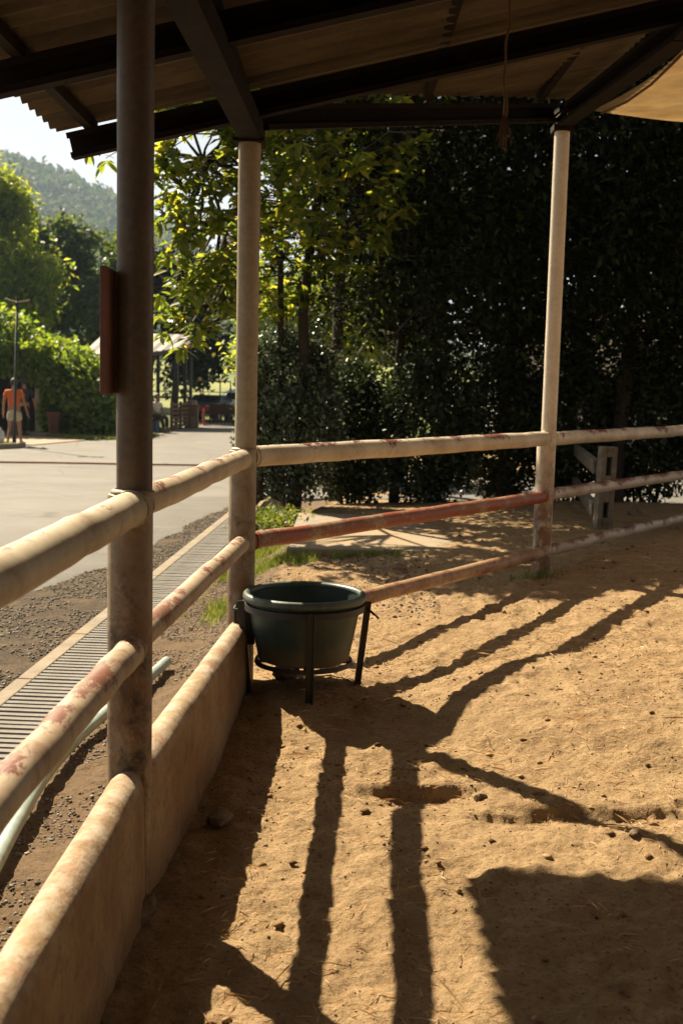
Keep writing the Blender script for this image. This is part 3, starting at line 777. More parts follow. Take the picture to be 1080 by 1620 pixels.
# gravel by the drain and the road verge
gxs, gys, gs = [], [], []
for (n, fx, y0, y1, lo, hi) in ((17000, lambda y, r: drain_x(y)-.26-r**1.2*1.25, 3.0, 15, .003, .014), (8200, lambda y, r: drain_x(y)+.26+r*.55, 2.2, 9.5, .003, .010), (1500, lambda y, r: -.55+r*1.2, 6.9, 9.3, .004, .013)):
    y = rng.uniform(y0, y1, n); x = fx(y, rng.random(n)); k = fbm(x*2.2, y*2.2, 3, 90) > (-.09 if n != 8200 else -.07)
    gxs.append(x[k]); gys.append(y[k]); gs.append(rng.uniform(lo, hi, k.sum()))
x = np.concatenate(gxs); y = np.concatenate(gys); s_ = np.concatenate(gs)
tag(scatter_bits('gravel', on_ground(x, y, s_*.25), s_, M['gravel'], .65, 6), 'dark loose gravel along the drain and road edge', 'gravel')

def blades(name, pts, dirs, L, W, mat, parent=None):
    """thin folded blades: pts (n,3), dirs (n,3) unit"""
    n = len(pts); r = np.random.default_rng(3)
    side = np.cross(dirs, r.normal(size=(n, 3))); side /= np.linalg.norm(side, axis=1)[:, None]+1e-9
    L = np.asarray(L)[:, None]; W = np.asarray(W)[:, None]
    V = np.stack([pts-side*W, pts+side*W, pts+dirs*L*.55+side*W*.8+np.array([0, 0, 1])*L*.05, pts+dirs*L], 1)
    Fq = np.array([[0, 1, 2], [0, 2, 3]])[None]+np.arange(n)[:, None, None]*4
    return link_np(name, V.reshape(-1, 3), Fq.reshape(-1, 3), mat, parent)
n = 9500; x = rng.uniform(-.45, 2.8, n); y = 2.2+rng.random(n)**1.1*4.8
k = fbm(x*1.6, y*1.6, 3, 55) > -.06; x, y = x[k], y[k]; n = len(x)
a = rng.uniform(0, 6.28, n); dz = rng.normal(.04, .10, n); dirs = np.stack([np.cos(a), np.sin(a), dz], -1); dirs /= np.linalg.norm(dirs, axis=1)[:, None]
Ls = rng.uniform(.015, .065, n)*(1+1.2*(rng.random(n) < .06))
tag(blades('straw', on_ground(x, y, .004), dirs, Ls, rng.uniform(.0006, .0016, n), M['straw']), 'dry straw wisps strewn over the sand', 'straw', kind='stuff')
# fallen leaves, a few
# grass tufts round the corner post and slab edge
def grass_patch(name, blobs, n, label, L0=.03, L1=.09):
    xs, ys = [], []
    w = np.array([b[2]*b[3] for b in blobs]); w = w/w.sum()
    for (cx, cy, rx_, ry_), q in zip(blobs, w):
        m_ = int(n*q); xs.append(cx+rng.normal(0, rx_*.5, m_)); ys.append(cy+rng.normal(0, ry_*.5, m_))
    x = np.concatenate(xs); y = np.concatenate(ys); k = fbm(x*3, y*3, 3, 66) > -.10; x, y = x[k], y[k]; n = len(x)
    a = rng.uniform(0, 6.28, n); t = rng.uniform(.1, .9, n); dirs = np.stack([np.cos(a)*t, np.sin(a)*t, np.ones(n)], -1); dirs /= np.linalg.norm(dirs, axis=1)[:, None]
    return tag(blades(name, on_ground(x, y, 0), dirs, rng.uniform(L0, L1, n), rng.uniform(.0015, .0035, n), M['grass']), label, 'grass', kind='stuff')
grass_patch('grass_tufts', [(-.62, 9.3, .35, .35), (-.2, 9.15, .55, .22), (.25, 9.2, .3, .16), (-.85, 8.0, .2, .5), (-.75, 10.8, .3, .7), (-1.0, 9.6, .12, .8), (1.38, 8.02, .16, .09), (-.55, 11.6, .3, .4)], 9000, 'short green grass round the slab edge behind the corner post')

# ------------------------------------------------------------------ concrete fence outside, right
cf = empty('concrete_fence', (2.42, 10.5, .2)); tag(cf, 'concrete post-and-rail fence beyond the far post', 'fence')
def mort_post():
    m = MB(); w, dp = .074, .06
    # stiles and cross webs leave two real mortises
    for s_ in (-1, 1): m.box((s_*(w-.024), 0, .40), (.024, dp, .46))
    for (za, zb) in ((-.06, .20), (.345, .595), (.765, .86)): m.box((0, 0, (za+zb)/2), (w-.0485, dp-.002, (zb-za)/2))
    m.box((0, dp-.014, .40), (w-.0485, .012, .455))
    return m
o = mort_post().build('post', M['cpost'], cf); bevel(o, .006, 2); o.rotation_euler = (0, R(1.5), R(8))
for zc in (.66, .26):
    m = MB(); m.bar((-.06, .075, zc), (.42, 3.4, zc-.02), .06, .13); o = m.build('rail', M['cpost'], cf); bevel(o, .006, 2)
rk = rock('rubble_block', (3.05, 11.6, .30), .11, M['stone'], None, .8, 55); tag(rk, 'block of rubble in the shade right of the concrete post', 'stone')
rk = rock('border_stone', (-.75, 12.0, .2), .22, M['stone'], None, .6, 57); tag(rk, 'mossy border stone at the foot of the hedge', 'stone')

# ------------------------------------------------------------------ foliage
def leaf_mesh(name, P, N, D, L, W, mat, parent=None, fold=.18):
    """P (n,3) bases, D (n,3) leaf axis, N approx normals"""
    D = D/(np.linalg.norm(D, axis=1)[:, None]+1e-9); S = np.cross(D, N); S /= np.linalg.norm(S, axis=1)[:, None]+1e-9
    U = np.cross(S, D); L = L[:, None]; W = W[:, None]
    mid = P+D*L*.48
    V = np.stack([P, mid+S*W+U*W*fold*2, P+D*L-U*L*.08, mid-S*W+U*W*fold*2], 1)
    n = len(P)
    Fq = np.array([[0, 1, 2], [0, 2, 3]])[None]+np.arange(n)[:, None, None]*4
    return link_np(name, V.reshape(-1, 3), Fq.reshape(-1, 3), mat, parent)
def rand_dir(r, n):
    v = r.normal(size=(n, 3)); return v/np.linalg.norm(v, axis=1)[:, None]
def crown_points(r, clumps, per, spread):
    C = np.repeat(clumps, per, 0); return C+r.normal(size=C.shape)*spread
def make_tree(name, label, base, lobes, nclump, per, L, mat, trunks, group=None, spread=.16, whorl=False, sd=0, twigs=True, shell=.5, aspect=.3, droop=.35):
    """lobes: list of (cx,cy,cz,rx,ry,rz) ellipsoids; trunks: list of polylines with radii"""
    r = np.random.default_rng(sd+100); root = empty(name, base); tag(root, label, 'tree', group)
    inv = Matrix.Translation(base).inverted()
    vol = np.array([a[3]*a[4]*a[5] for a in lobes])**.67; vol /= vol.sum()
    cl = []
    for a, v in zip(lobes, vol):
        k = max(3, int(nclump*v)); d_ = rand_dir(r, k); rad = (shell+(1-shell)*r.random(k))[:, None]**.6
        cl.append(np.array(a[:3])+d_*rad*np.array(a[3:]))
    cl = np.concatenate(cl)
    m = MB()
    for pl, rd in trunks: m.tube(pl, rd, 9, True, .12)
    tr = m.build('trunk', M['bark'], root, True); tr.matrix_parent_inverse = inv
    if twigs:
        m = MB(); tp = np.array([p for pl, rd in trunks for p in pl[1:]])
        for c in cl[::2]:
            q = tp[np.argmin(((tp-c)**2).sum(1)+.6*np.maximum(0, tp[:, 2]-c[2])**2)]
            midp = (q+c)/2+r.normal(size=3)*.08*np.linalg.norm(c-q)
            m.tube([tuple(q), tuple(midp), tuple(c)], [.022, .013, .005], 5, False)
        b = m.build('branches', M['bark'], root, True); b.matrix_parent_inverse = inv
    P = crown_points(r, cl, per, spread*(.25 if whorl else 1)); n = len(P)
    D = rand_dir(r, n); D[:, 2] -= droop
    if whorl:
        D = rand_dir(r, n); D[:, 2] = D[:, 2]*.55-.12
    N = rand_dir(r, n)*.6+np.array([0, 0, 1.])
    Ls = L*r.uniform(.6, 1.25, n)
    c = leaf_mesh('crown', P, N, D, Ls, Ls*aspect*r.uniform(.8, 1.2, n), mat, root); c.matrix_parent_inverse = inv
    return root, cl

def trunk(x, y, z0, top, r0, r1, n=7, wob=.06, sd=0):
    rg = random.Random(sd); p0 = Vector((x, y, z0)); p1 = Vector(top)
    pl = [p0.lerp(p1, i/(n-1))+Vector((rg.uniform(-wob, wob), rg.uniform(-wob, wob), 0))*(0 if i == 0 else 1) for i in range(n)]
    return ([tuple(p) for p in pl], [r0+(r1-r0)*i/(n-1) for i in range(n)])

# broad-leaved tree hanging over the road beside the corner post
tL, clL = make_tree('broad_leaf_tree', 'sunlit broad-leaved tree with slender stems behind the corner post', (-.75, 13.0, 0),
    [(-1.42, 10.9, 3.7, .55, .5, .8), (-1.38, 10.9, 2.85, .44, .36, .7), (-.75, 11.3, 3.85, .7, .6, 1.0), (-.2, 12.2, 4.2, 1.1, 1.0, 1.6), (-.9, 12.6, 5.4, 1.4, 1.0, 1.2), (-1.45, 11.0, 2.35, .42, .3, .45), (-.75, 12.9, 2.9, .5, .4, .8), (-1.7, 11.2, 4.4, .5, .5, .5)],
    820, 12, .145, M['leafbig'],
    [trunk(-.95, 13.0, 0, (-1.15, 12.2, 4.6), .06, .025, 8, .05, 1), trunk(-.75, 13.2, 0, (-.75, 12.4, 5.2), .05, .02, 8, .06, 2), trunk(-.55, 13.1, 0, (-.25, 12.4, 5.5), .08, .03, 8, .06, 3), trunk(-.95, 13.0, 1.8, (-1.6, 11.2, 4.2), .03, .012, 6, .05, 4)],
    None, .14, True, 1, True, .35, .26)
# singly built leaves nearest the viewer
lm = MB()
prof = [(0, .0), (.18, .55), (.42, .95), (.68, .82), (.88, .4), (1, 0)]
V = []; Fq = []
for i, (t, w) in enumerate(prof):
    for s_ in (-1, 0, 1): V.append((t, s_*w*.17, abs(s_)*w*.045-.16*t*t))
for i in range(len(prof)-1):
    for k in (0, 1): Fq.append((i*3+k, (i+1)*3+k, (i+1)*3+k+1, i*3+k+1))
first = link('leaf', V, Fq, M['leafbig'], None, True); leaf_me = first.data
lr = random.Random(4); made = 0
whorls = [(-2.42, 10.9, 3.70), (-2.28, 10.95, 3.62), (-1.86, 10.8, 3.9), (-1.72, 10.7, 3.62), (-1.60, 10.8, 3.35), (-1.76, 10.7, 3.05), (-1.66, 10.6, 2.72), (-1.52, 10.6, 2.90), (-1.38, 10.7, 2.62), (-1.5, 10.6, 2.42), (-1.2, 10.7, 2.75), (-1.3, 10.6, 2.35), (-1.72, 10.6, 2.36), (-1.1, 10.7, 2.3), (-.72, 10.6, 3.9), (-.45, 10.6, 3.75), (-.8, 10.5, 3.5), (.1, 10.8, 3.7), (-1.66, 10.6, 2.02), (-1.52, 10.6, 1.88), (-1.74, 10.6, 2.16), (-1.38, 10.6, 2.1), (-1.85, 10.7, 3.4), (-1.9, 10.7, 2.9)]
tw = MB()
for (wx, wy, wz) in whorls:
    tw.tube([(wx, wy, wz), (wx+.25, wy+.3, wz+.25), (wx+.55, wy+.75, wz+.35)], [.004, .007, .012], 5, False)
    a0 = lr.uniform(0, 6)
    for k in range(8):
        o = first if made == 0 else bpy.data.objects.new('leaf', leaf_me)
        if made: COL.objects.link(o)
        made += 1
        o.parent = tL; o.matrix_parent_inverse = Matrix.Translation(tL.location).inverted()
        o.location = (wx+lr.uniform(-.03, .03), wy+lr.uniform(-.03, .03), wz+lr.uniform(-.04, .02))
        o.rotation_euler = (lr.uniform(-.5, .5), lr.uniform(-.1, 1.1), a0+k*.8+lr.uniform(-.3, .3)); s_ = lr.uniform(.13, .21); o.scale = (s_, s_, s_)
o = tw.build('twigs', M['bark'], tL, True); o.matrix_parent_inverse = Matrix.Translation(tL.location).inverted()

dark_specs = [
 ('dark dense tree with a straight trunk in the middle of the wood', .62, 13.9, .07, [(.6, 13.4, 4.9, 1.7, 1.3, 1.8), (.5, 13.0, 3.1, 1.3, 1.0, 1.0)]),
 ('dark dense tree left of the far pale post', 2.0, 14.2, .09, [(2.1, 14.0, 4.9, 1.7, 1.3, 2.0), (1.9, 13.6, 2.9, 1.4, 1.0, 1.1)]),
 ('dark dense tree right of the far pale post', 3.4, 14.0, .11, [(3.5, 13.8, 5.0, 1.7, 1.4, 2.1), (3.4, 13.4, 2.9, 1.4, 1.0, 1.2)]),
 ('dark dense tree at the right edge of the wood', 4.9, 14.3, .10, [(5.0, 14.1, 5.0, 1.7, 1.4, 2.1), (4.9, 13.9, 2.8, 1.4, 1.2, 1.3)]),
 ('dark tree behind the slender stems', -.1, 16.0, .10, [(-.1, 15.8, 5.8, 1.6, 1.2, 1.7), (.5, 15.6, 4.2, 1.0, .9, .8)]),
 ('tall dark tree at the back of the wood, left of its middle', 1.4, 17.5, .13, [(1.4, 17.3, 5.6, 2.0, 1.4, 2.6), (1.4, 17.2, 3.0, 1.6, 1.1, 1.3)]),
 ('tall dark tree at the back of the wood, right of its middle', 3.6, 18.0, .13, [(3.6, 17.8, 5.6, 2.1, 1.4, 2.6), (3.6, 17.6, 3.0, 1.9, 1.2, 1.4)]),
 ('tall dark tree at the back right of the wood', 6.2, 17.5, .13, [(6.2, 17.3, 5.6, 2.1, 1.4, 2.8), (6.2, 17.2, 2.8, 2.0, 1.2, 1.6)]),
]
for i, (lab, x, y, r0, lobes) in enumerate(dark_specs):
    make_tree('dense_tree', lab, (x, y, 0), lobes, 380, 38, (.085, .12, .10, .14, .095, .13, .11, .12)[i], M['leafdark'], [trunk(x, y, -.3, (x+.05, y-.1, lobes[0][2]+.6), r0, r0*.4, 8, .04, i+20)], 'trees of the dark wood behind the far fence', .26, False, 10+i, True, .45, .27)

# hedge shrubs along the foot of the wood
hedge_specs = [
 ('glossy-leaved hedge shrub catching light right of the corner post', -.62, 13.1, .60, 1.0), ('low dark hedge shrub second from the corner post', .15, 14.1, .6, .85), ('low dark hedge shrub by the straight trunk', 1.0, 13.6, .62, .85),
 ('low dark hedge shrub below the gap in the leaves', 1.95, 14.4, .6, .85), ('low dark hedge shrub behind the far pale post', 2.85, 14.4, .6, .9), ('low dark hedge shrub right of the concrete post', 3.8, 14.3, .65, .9), ('low dark hedge shrub at the right edge of the picture', 4.8, 14.3, .65, .95)]
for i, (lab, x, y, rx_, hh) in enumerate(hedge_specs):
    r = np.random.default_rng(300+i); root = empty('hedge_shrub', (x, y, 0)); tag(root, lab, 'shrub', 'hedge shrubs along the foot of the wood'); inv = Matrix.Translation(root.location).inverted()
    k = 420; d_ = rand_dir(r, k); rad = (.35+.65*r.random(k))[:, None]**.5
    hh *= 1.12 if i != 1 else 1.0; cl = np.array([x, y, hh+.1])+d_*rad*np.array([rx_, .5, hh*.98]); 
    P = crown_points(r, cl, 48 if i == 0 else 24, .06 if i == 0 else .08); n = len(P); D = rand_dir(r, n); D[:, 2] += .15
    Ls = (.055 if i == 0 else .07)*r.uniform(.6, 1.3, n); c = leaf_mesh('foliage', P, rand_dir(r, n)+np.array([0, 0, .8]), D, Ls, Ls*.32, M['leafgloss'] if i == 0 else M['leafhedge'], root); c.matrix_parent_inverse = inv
    m = MB()
    for q in range(5):
        a = r.uniform(0, 6.28); m.tube([(x+.1*math.cos(a), y+.1*math.sin(a), -.25), (x+.2*math.cos(a), y+.2*math.sin(a), .5), (x+.4*rx_*math.cos(a)*1.6, y+.3*math.sin(a), hh*1.3)], [.02, .016, .006], 6)
    b = m.build('stems', M['bark'], root, True); b.matrix_parent_inverse = inv
# low plant at the slab edge
r = np.random.default_rng(350); n = 900; P = np.array([-.66, 11.5, .19])+r.normal(size=(n, 3))*np.array([.15, .25, .05]); Ls = r.uniform(.03, .07, n); D = rand_dir(r, n); D[:, 2] += .5
gp = leaf_mesh('low_plant', P, rand_dir(r, n), D, Ls, Ls*.3, M['grass']); tag(gp, 'low yellow-green plant by the border stone behind the corner post', 'plant')

# ------------------------------------------------------------------ added walls, out of view behind and beside the viewer: block sky fill
def board_wall(loc, rz, n, label, h=2.2):
    sw = empty('blocker_wall', loc); sw.rotation_euler = (0, 0, rz); tag(sw, label, 'wall')
    me = None
    for i in range(n):
        if me is None:
            m = MB(); m.box((0, 0, h-.1), (.0995, .014, h)); o = m.build('board', M['boards'], sw); me = o.data
        else: o = bpy.data.objects.new('board', me); COL.objects.link(o); o.parent = sw
        o.location = (i*.2, random.uniform(-.006, .006), 0)
board_wall((-.75, -4.2, 0), 0, 30, 'added dark board wall behind the viewer that blocks sky light')
board_wall((5.2, -4.1, 0), R(90), 38, 'added dark board wall on the right that blocks sky light')
board_wall((-.80, -4.1, 0), R(90), 22, 'added dark board wall on the road side that blocks sky light', 1.42)

# ------------------------------------------------------------------ beyond the road: left
def lobed(name, label, base, lobes, nclump, per, L, mat, r0, group, sd, spread=.4, droop=.3, aspect=.3):
    x, y, z = base; rg = np.random.default_rng(sd+900); sub = []
    for (a, b, c, rx_, ry_, rz_) in lobes:
        sub.append((a, b, c, rx_*.6, ry_*.6, rz_*.6))
        for q in range(8):
            dv = rand_dir(rg, 1)[0]; dv[1] = -abs(dv[1]) if rg.random() < .7 else dv[1]; k_ = rg.uniform(.30, .46)
            sub.append((a+dv[0]*rx_*.72, b+dv[1]*ry_*.72, c+dv[2]*rz_*.72, rx_*k_, ry_*k_, rz_*k_*.8))
    lobes = sub
    return make_tree(name, label, base, lobes, nclump, per, L, mat, [trunk(x, y, z-.3, (lobes[0][0], lobes[0][1], lobes[0][2]+.3*lobes[0][5]), r0, r0*.35, 7, .1, sd)], group, spread*.75, False, sd, True, .6, aspect, droop)
GRP = 'trees beyond the road'
lobed('feathery_tree', 'bright yellow-green feathery tree at the left edge above the vine shelter', (-19, 60, -.3), [(-18, 60, 8.0, 2.6, 2.4, 3.4), (-16.2, 59, 6.0, 2.3, 2.0, 1.9), (-18.6, 60, 10.8, 1.8, 1.8, 1.4)], 430, 38, .42, M['leaffar'], .26, GRP, 40, .5, .5, .2)
lobed('round_tree', 'dark round-topped tree right of the feathery tree', (-16.2, 66, -.3), [(-17.2, 66, 7.2, 2.8, 2.6, 3.0), (-15.8, 66, 8.2, 1.7, 1.6, 2.2), (-16.0, 66, 4.0, 2.8, 2.2, 2.6)], 380, 34, .40, M['leafmid'], .26, GRP, 41, .45)
lobed('spreading_tree', 'mid green spreading tree just left of the nearest post', (-12.6, 64, -.3), [(-13.2, 64, 6.0, 2.2, 2.0, 1.8), (-12.0, 65, 7.4, 2.0, 1.8, 2.1), (-12.4, 64, 3.6, 2.8, 2.0, 2.2)], 380, 34, .38, M['leafmid'], .24, GRP, 42, .45)
lobed('sunlit_tree', 'small sunlit tree glowing yellow-green behind the slender stems', (-.9, 21, -.2), [(-1.1, 21, 2.6, 1.1, .8, 1.2), (-.3, 21.5, 3.1, 1.1, .8, 1.1), (.3, 20.5, 2.2, .8, .6, .8)], 260, 26, .13, M['leaffar'], .07, GRP, 46, .2)
lobed('road_tree', 'dark tree right of the nearest post shading the far shed', (-7.6, 52, -.3), [(-7.9, 52, 5.0, 2.2, 1.8, 2.4), (-7.2, 53, 3.0, 1.8, 1.5, 2.2), (-5.9, 52, 6.2, 2.2, 1.6, 1.5)], 330, 30, .32, M['leafdark'], .2, GRP, 43, .4)
lobed('shade_tree', 'shade tree spreading its low crown beyond the far gate', (-3.6, 66, 0), [(-3.6, 66, 6.6, 4.5, 2.4, 2.0), (-1.0, 66, 6.0, 3.5, 2.4, 2.2), (2.0, 64, 5.5, 3.5, 2.4, 3.0)], 330, 30, .36, M['leafmid'], .25, GRP, 44, .5)
lobed('back_tree', 'tree behind the dark wood at right', (7, 34, 0), [(7, 34, 5.5, 5.0, 2.4, 3.4), (3, 33, 6.0, 3.5, 2.4, 3.0), (12, 33, 5.5, 5, 2.4, 3.6)], 420, 30, .32, M['leafdark'], .3, GRP, 45, .5)

# vine-covered shelter
vs_ = empty('vine_shelter', (-9.5, 36, -.3)); tag(vs_, 'low shelter smothered in bright green vines with a dark doorway', 'shelter')
inv = Matrix.Translation(vs_.location).inverted()
dk = simple('shelter_timber', (.03, .022, .016), .9); crm = simple('cream_wall', (.42, .36, .22), .8, 0, .4, 5)
def vpart(m, name, mat): o = m.build(name, mat, vs_); o.matrix_parent_inverse = inv; return o
m = MB(); m.box((-11.0, 38.5, 1.0), (2.9, .05, 1.3)); vpart(m, 'back_wall', dk)
m = MB(); m.box((-8.75, 35.72, .75), (.68, .06, 1.05)); vpart(m, 'front_wall', dk)
m = MB(); m.box((-12.8, 35.72, 1.0), (.9, .06, 1.25)); vpart(m, 'front_wall', dk)
m = MB(); m.box((-11.4, 37.1, 2.2), (2.5, 1.4, .06)); vpart(m, 'roof', dk)
m = MB(); m.box((-7.25, 37.1, .4), (.06, 1.35, .7)); vpart(m, 'side_wall', dk)
m = MB(); m.box((-9.52, 35.6, .75), (.09, .05, 1.0)); vpart(m, 'door_jamb', crm)
m = MB(); m.box((-9.45, 35.5, 1.35), (.15, .02, .28)); vpart(m, 'notice', crm)
r = np.random.default_rng(77); P = []; N = []
def vine_pts(n, f):
    for _ in range(n):
        p, nn = f(); P.append(p); N.append(nn)
def dome():
    a = r.uniform(0, math.pi); t = r.uniform(-1, 1)
    x = -10.6+3.6*t; rr = 1+.12*math.sin(x*2.1)+.1*r.normal()
    return (x, 37.1+1.9*math.cos(a)*rr, 1.75+1.6*math.sin(a)*rr*(1-.2*max(0, -t)**2)-1.8*float(ss(-.1, 1.05, t))), (0, math.cos(a)*.8, math.sin(a))
def front():
    x = r.uniform(-9.35, -7.1); return (x, 35.5-abs(r.normal())*.14, -.3+r.random()*(2.5-1.3*float(ss(-9.1, -7.1, x)))), (0, -1, .2)
def side():
    return (-7.12+abs(r.normal())*.12, r.uniform(35.5, 38.4), r.uniform(-.3, 1.3)), (1, 0, .2)
def fringe():
    x = r.uniform(-13.6, -9.0); return (x, 35.35-abs(r.normal())*.12, r.uniform(1.55, 2.6)), (0, -1, .2)
vine_pts(9000, dome); vine_pts(4200, front); vine_pts(2500, side); vine_pts(2200, fringe)
P = np.array(P); N = np.array(N, float)+r.normal(size=P.shape)*.45; n = len(P)
D = rand_dir(r, n); D[:, 2] -= .7; Ls = r.uniform(.12, .26, n)
o = leaf_mesh('vines', P, N, D, Ls, Ls*.4, M['vine'], vs_); o.matrix_parent_inverse = inv

# terracotta pot by the shelter
m = MB(); m.lathe([(.0, 0), (.15, 0), (.20, .62), (.24, .62), (.25, .75), (.21, .76), (.2, .66), (0, .64)], (-8.85, 34.9, -.3), 20)
pt = m.build('plant_pot', simple('terracotta', (.13, .05, .027), .8)); smooth_angle(pt, 40); tag(pt, 'tall terracotta pot against the vine shelter', 'pot')
# doorstep and white ball planter
m = MB(); m.box((-9.1, 35.1, -.25), (.5, .3, .06)); st_ = m.build('doorstep', M['kerb']); bevel(st_, .01); tag(st_, 'pale stone doorstep of the vine shelter', 'step')
wp = empty('white_urn', (-8.86, 29.0, -.3)); tag(wp, 'round white urn on the grass at the left edge', 'urn')
wm = simple('white_paint', (.70, .68, .62), .5)
m = MB(); m.lathe([(0, .02), (.10, .02), (.13, .06), (.20, .14), (.245, .26), (.235, .38), (.17, .46), (.14, .48), (.15, .51), (.11, .51), (.10, .46), (0, .44)], n=24); smooth_angle(m.build('bowl', wm, wp), 50)
m = MB(); m.lathe([(0, 0), (.16, 0), (.16, .03), (.10, .04)], n=24); smooth_angle(m.build('foot', wm, wp), 40)
# grass islands across the road
def island(name, label, poly, z, n, L=(.05, .12)):
    xs = [p[0] for p in poly]; ys = [p[1] for p in poly]; x = rng.uniform(min(xs), max(xs), n*2); y = rng.uniform(min(ys), max(ys), n*2)
    ins = np.zeros(len(x), bool); j = len(poly)-1
    for i in range(len(poly)):
        xi, yi = poly[i]; xj, yj = poly[j]; ins ^= ((yi > y) != (yj > y)) & (x < (xj-xi)*(y-yi)/(yj-yi+1e-12)+xi); j = i
    x, y = x[ins], y[ins]; n = len(x); a = rng.uniform(0, 6.28, n); t = rng.uniform(.1, .9, n)
    dirs = np.stack([np.cos(a)*t, np.sin(a)*t, np.ones(n)], -1); dirs /= np.linalg.norm(dirs, axis=1)[:, None]
    return tag(blades(name, np.stack([x, y, base_h(x, y)+z], -1), dirs, rng.uniform(*L, n), rng.uniform(.008, .02, n), M['grass']), label, 'grass', kind='stuff')
island('verge_grass', 'grass verge in front of the vine shelter', [(-9.0, 34.2), (-7.6, 33.2), (-5.9, 34.0), (-5.9, 36.6), (-7, 35.4), (-9, 35.3)], .02, 5000)
island('corner_grass', 'grass round the lamp post at the left edge', [(-13, 27.6), (-8.6, 28.4), (-8.35, 29.4), (-9.2, 30.0), (-13, 29.4)], .06, 3500)
m = MB()
kp = [(-13, 27.45), (-9.4, 28.05), (-8.6, 28.3), (-8.25, 28.8), (-8.25, 29.4)]
for i in range(len(kp)-1): m.bar((*kp[i], -.24), (*kp[i+1], -.24), .12, .16)
o = m.build('kerb', M['kerb']); tag(o, kind='structure')
# brick-red apron and shelter forecourt
m = MB(); V = [(-12.5, 30.2), (-8.2, 30.2), (-7.4, 33.0), (-9.2, 34.3), (-12.5, 34.6)]
o = link('forecourt', [(x, y, float(base_h(x, y))+.03) for x, y in V], [tuple(range(5))], concrete('forecourt_paving', (.30, .22, .16), (.40, .30, .22), 2)); tag(o, kind='structure')
# cable across the road
m = MB(); m.tube([(-16+i*.5, 22.6+i*.053+.03*math.sin(i), float(base_h(-16+i*.5, 23))+.036) for i in range(30)], .022, 6)
o = m.build('road_cable', simple('rust_red_hose', (.30, .12, .06), .7), None, True); tag(o, 'thin rust-red hose lying across the road', 'hose')

# lamp posts
def lamp(x, y, z, h, label, lean=0, arms=2, white=False):
    root = empty('street_lamp', (x, y, z)); root.rotation_euler = (0, lean, 0); tag(root, label, 'lamp', 'lamps along the road')
    m = MB(); m.tube([(0, 0, -.1), (0, 0, .5), (0, 0, .55), (0, 0, h)], [.05, .05, .035, .032], 10); m.build('pole', M['iron'], root, True)
    hm = wm if white else simple('lamp_panel', (.45, .38, .26), .5)
    for s_ in (-1, 1):
        m = MB(); m.bar((s_*.04, 0, h-.02), (s_*.30, 0, h+.05), .2, .025); hd = m.build('lamp_head', hm, root)
        m = MB(); m.bar((s_*.03, 0, h-.05), (s_*.2, 0, h-.02), .02, .02); m.build('arm', M['iron'], root)
lamp(-8.46, 29.3, -.3, 3.72, 'black twin-headed lamp post by the person in orange', R(1.6))
lamp(-5.85, 43.5, -.3, 4.55, 'tall thin black lamp post beside the far shed', 0, 2, True)

# far shed with pale striped roof
fs = empty('far_shed', (-7.2, 44, -.3)); tag(fs, 'open shed with pale striped roof and red fascia at the road end', 'shed'); inv = Matrix.Translation(fs.location).inverted()
def fpart(m, name, mat): o = m.build(name, mat, fs); o.matrix_parent_inverse = inv; return o
redm = simple('red_fascia', (.33, .085, .045), .6); lt = simple('pale_roofing', (.42, .38, .33), .6); dkr = simple('dark_roofing', (.10, .08, .07), .6)
E0, E1, R1_, R0_ = Vector((-9.6, 40.6, 2.05)), Vector((-6.05, 42.4, 2.66)), Vector((-6.0, 46.5, 3.3)), Vector((-9.6, 46.0, 3.3))
for i in range(16):
    m = MB(); t = (i+.5)/16; m.bar(E0.lerp(E1, t), R0_.lerp(R1_, t), .225, .03); fpart(m, 'roof_panel', lt if i % 2 == 0 else dkr)
m = MB(); m.bar(E1+Vector((.08, -.05, -.07)), R1_+Vector((.08, 0, -.07)), .04, .2); fpart(m, 'fascia', redm)
m = MB(); m.bar(E0+Vector((0, -.08, -.09)), E1+Vector((0, -.08, -.09)), .04, .12); fpart(m, 'fascia', dkr)
for (x, y) in ((-6.85, 42.1), (-6.25, 42.6), (-6.2, 44.5), (-6.2, 46.2), (-9.4, 41.0), (-9.4, 45.8)):
    m = MB(); m.box((x, y, 1.0), (.06, .06, 1.42)); fpart(m, 'post', M['iron'])
m = MB(); m.box((-9.5, 43.4, 1.0), (.05, 2.4, 1.3)); fpart(m, 'back_wall', dk)
# slatted bench screen
bs = empty('slatted_screen', (-6.1, 41.5, -.3)); tag(bs, 'brown slatted timber screen beside the seated person', 'screen'); wd = simple('brown_timber', (.20, .10, .055), .75)
for i in range(6):
    m = MB(); m.bar((-.05, -.9, .14+i*.155), (.28, 1.4, .14+i*.155), .03, .085); m.build('slat', wd, bs)
for t in (-.9, .2, 1.4):
    m = MB(); m.box((.115+t*.143, t, .5), (.05, .05, .52)); m.build('post', wd, bs)
# timber box with folded cloth on it
bxr = empty('timber_cabinet', (-5.75, 43.2, -.3)); tag(bxr, 'brown timber cabinet under the far shed edge', 'cabinet')
m = MB(); m.box((0, 0, .42), (.24, .24, .42)); o = m.build('carcass', wd, bxr); bevel(o, .01)
m = MB(); m.box((0, -.245, .25), (.19, .012, .19)); m.build('lower_panel', simple('tan_panel', (.30, .19, .11), .7), bxr)
m = MB(); m.box((0, -.245, .63), (.19, .012, .16)); m.build('upper_panel', wd, bxr)
m = MB(); m.box((0, 0, .855), (.27, .27, .015)); m.build('top', wd, bxr)
pk = simple('pale_pink_cloth', (.55, .38, .30), .9)
m = MB()
for i in range(3): m.box((.01*i, 0, .03+i*.055), (.20-.02*i, .18, .025))
o = m.build('folded_cloth', pk); o.location = (-5.75, 43.2, .57); bevel(o, .02, 3); tag(o, 'stack of folded pinkish cloth on the timber cabinet', 'cloth')
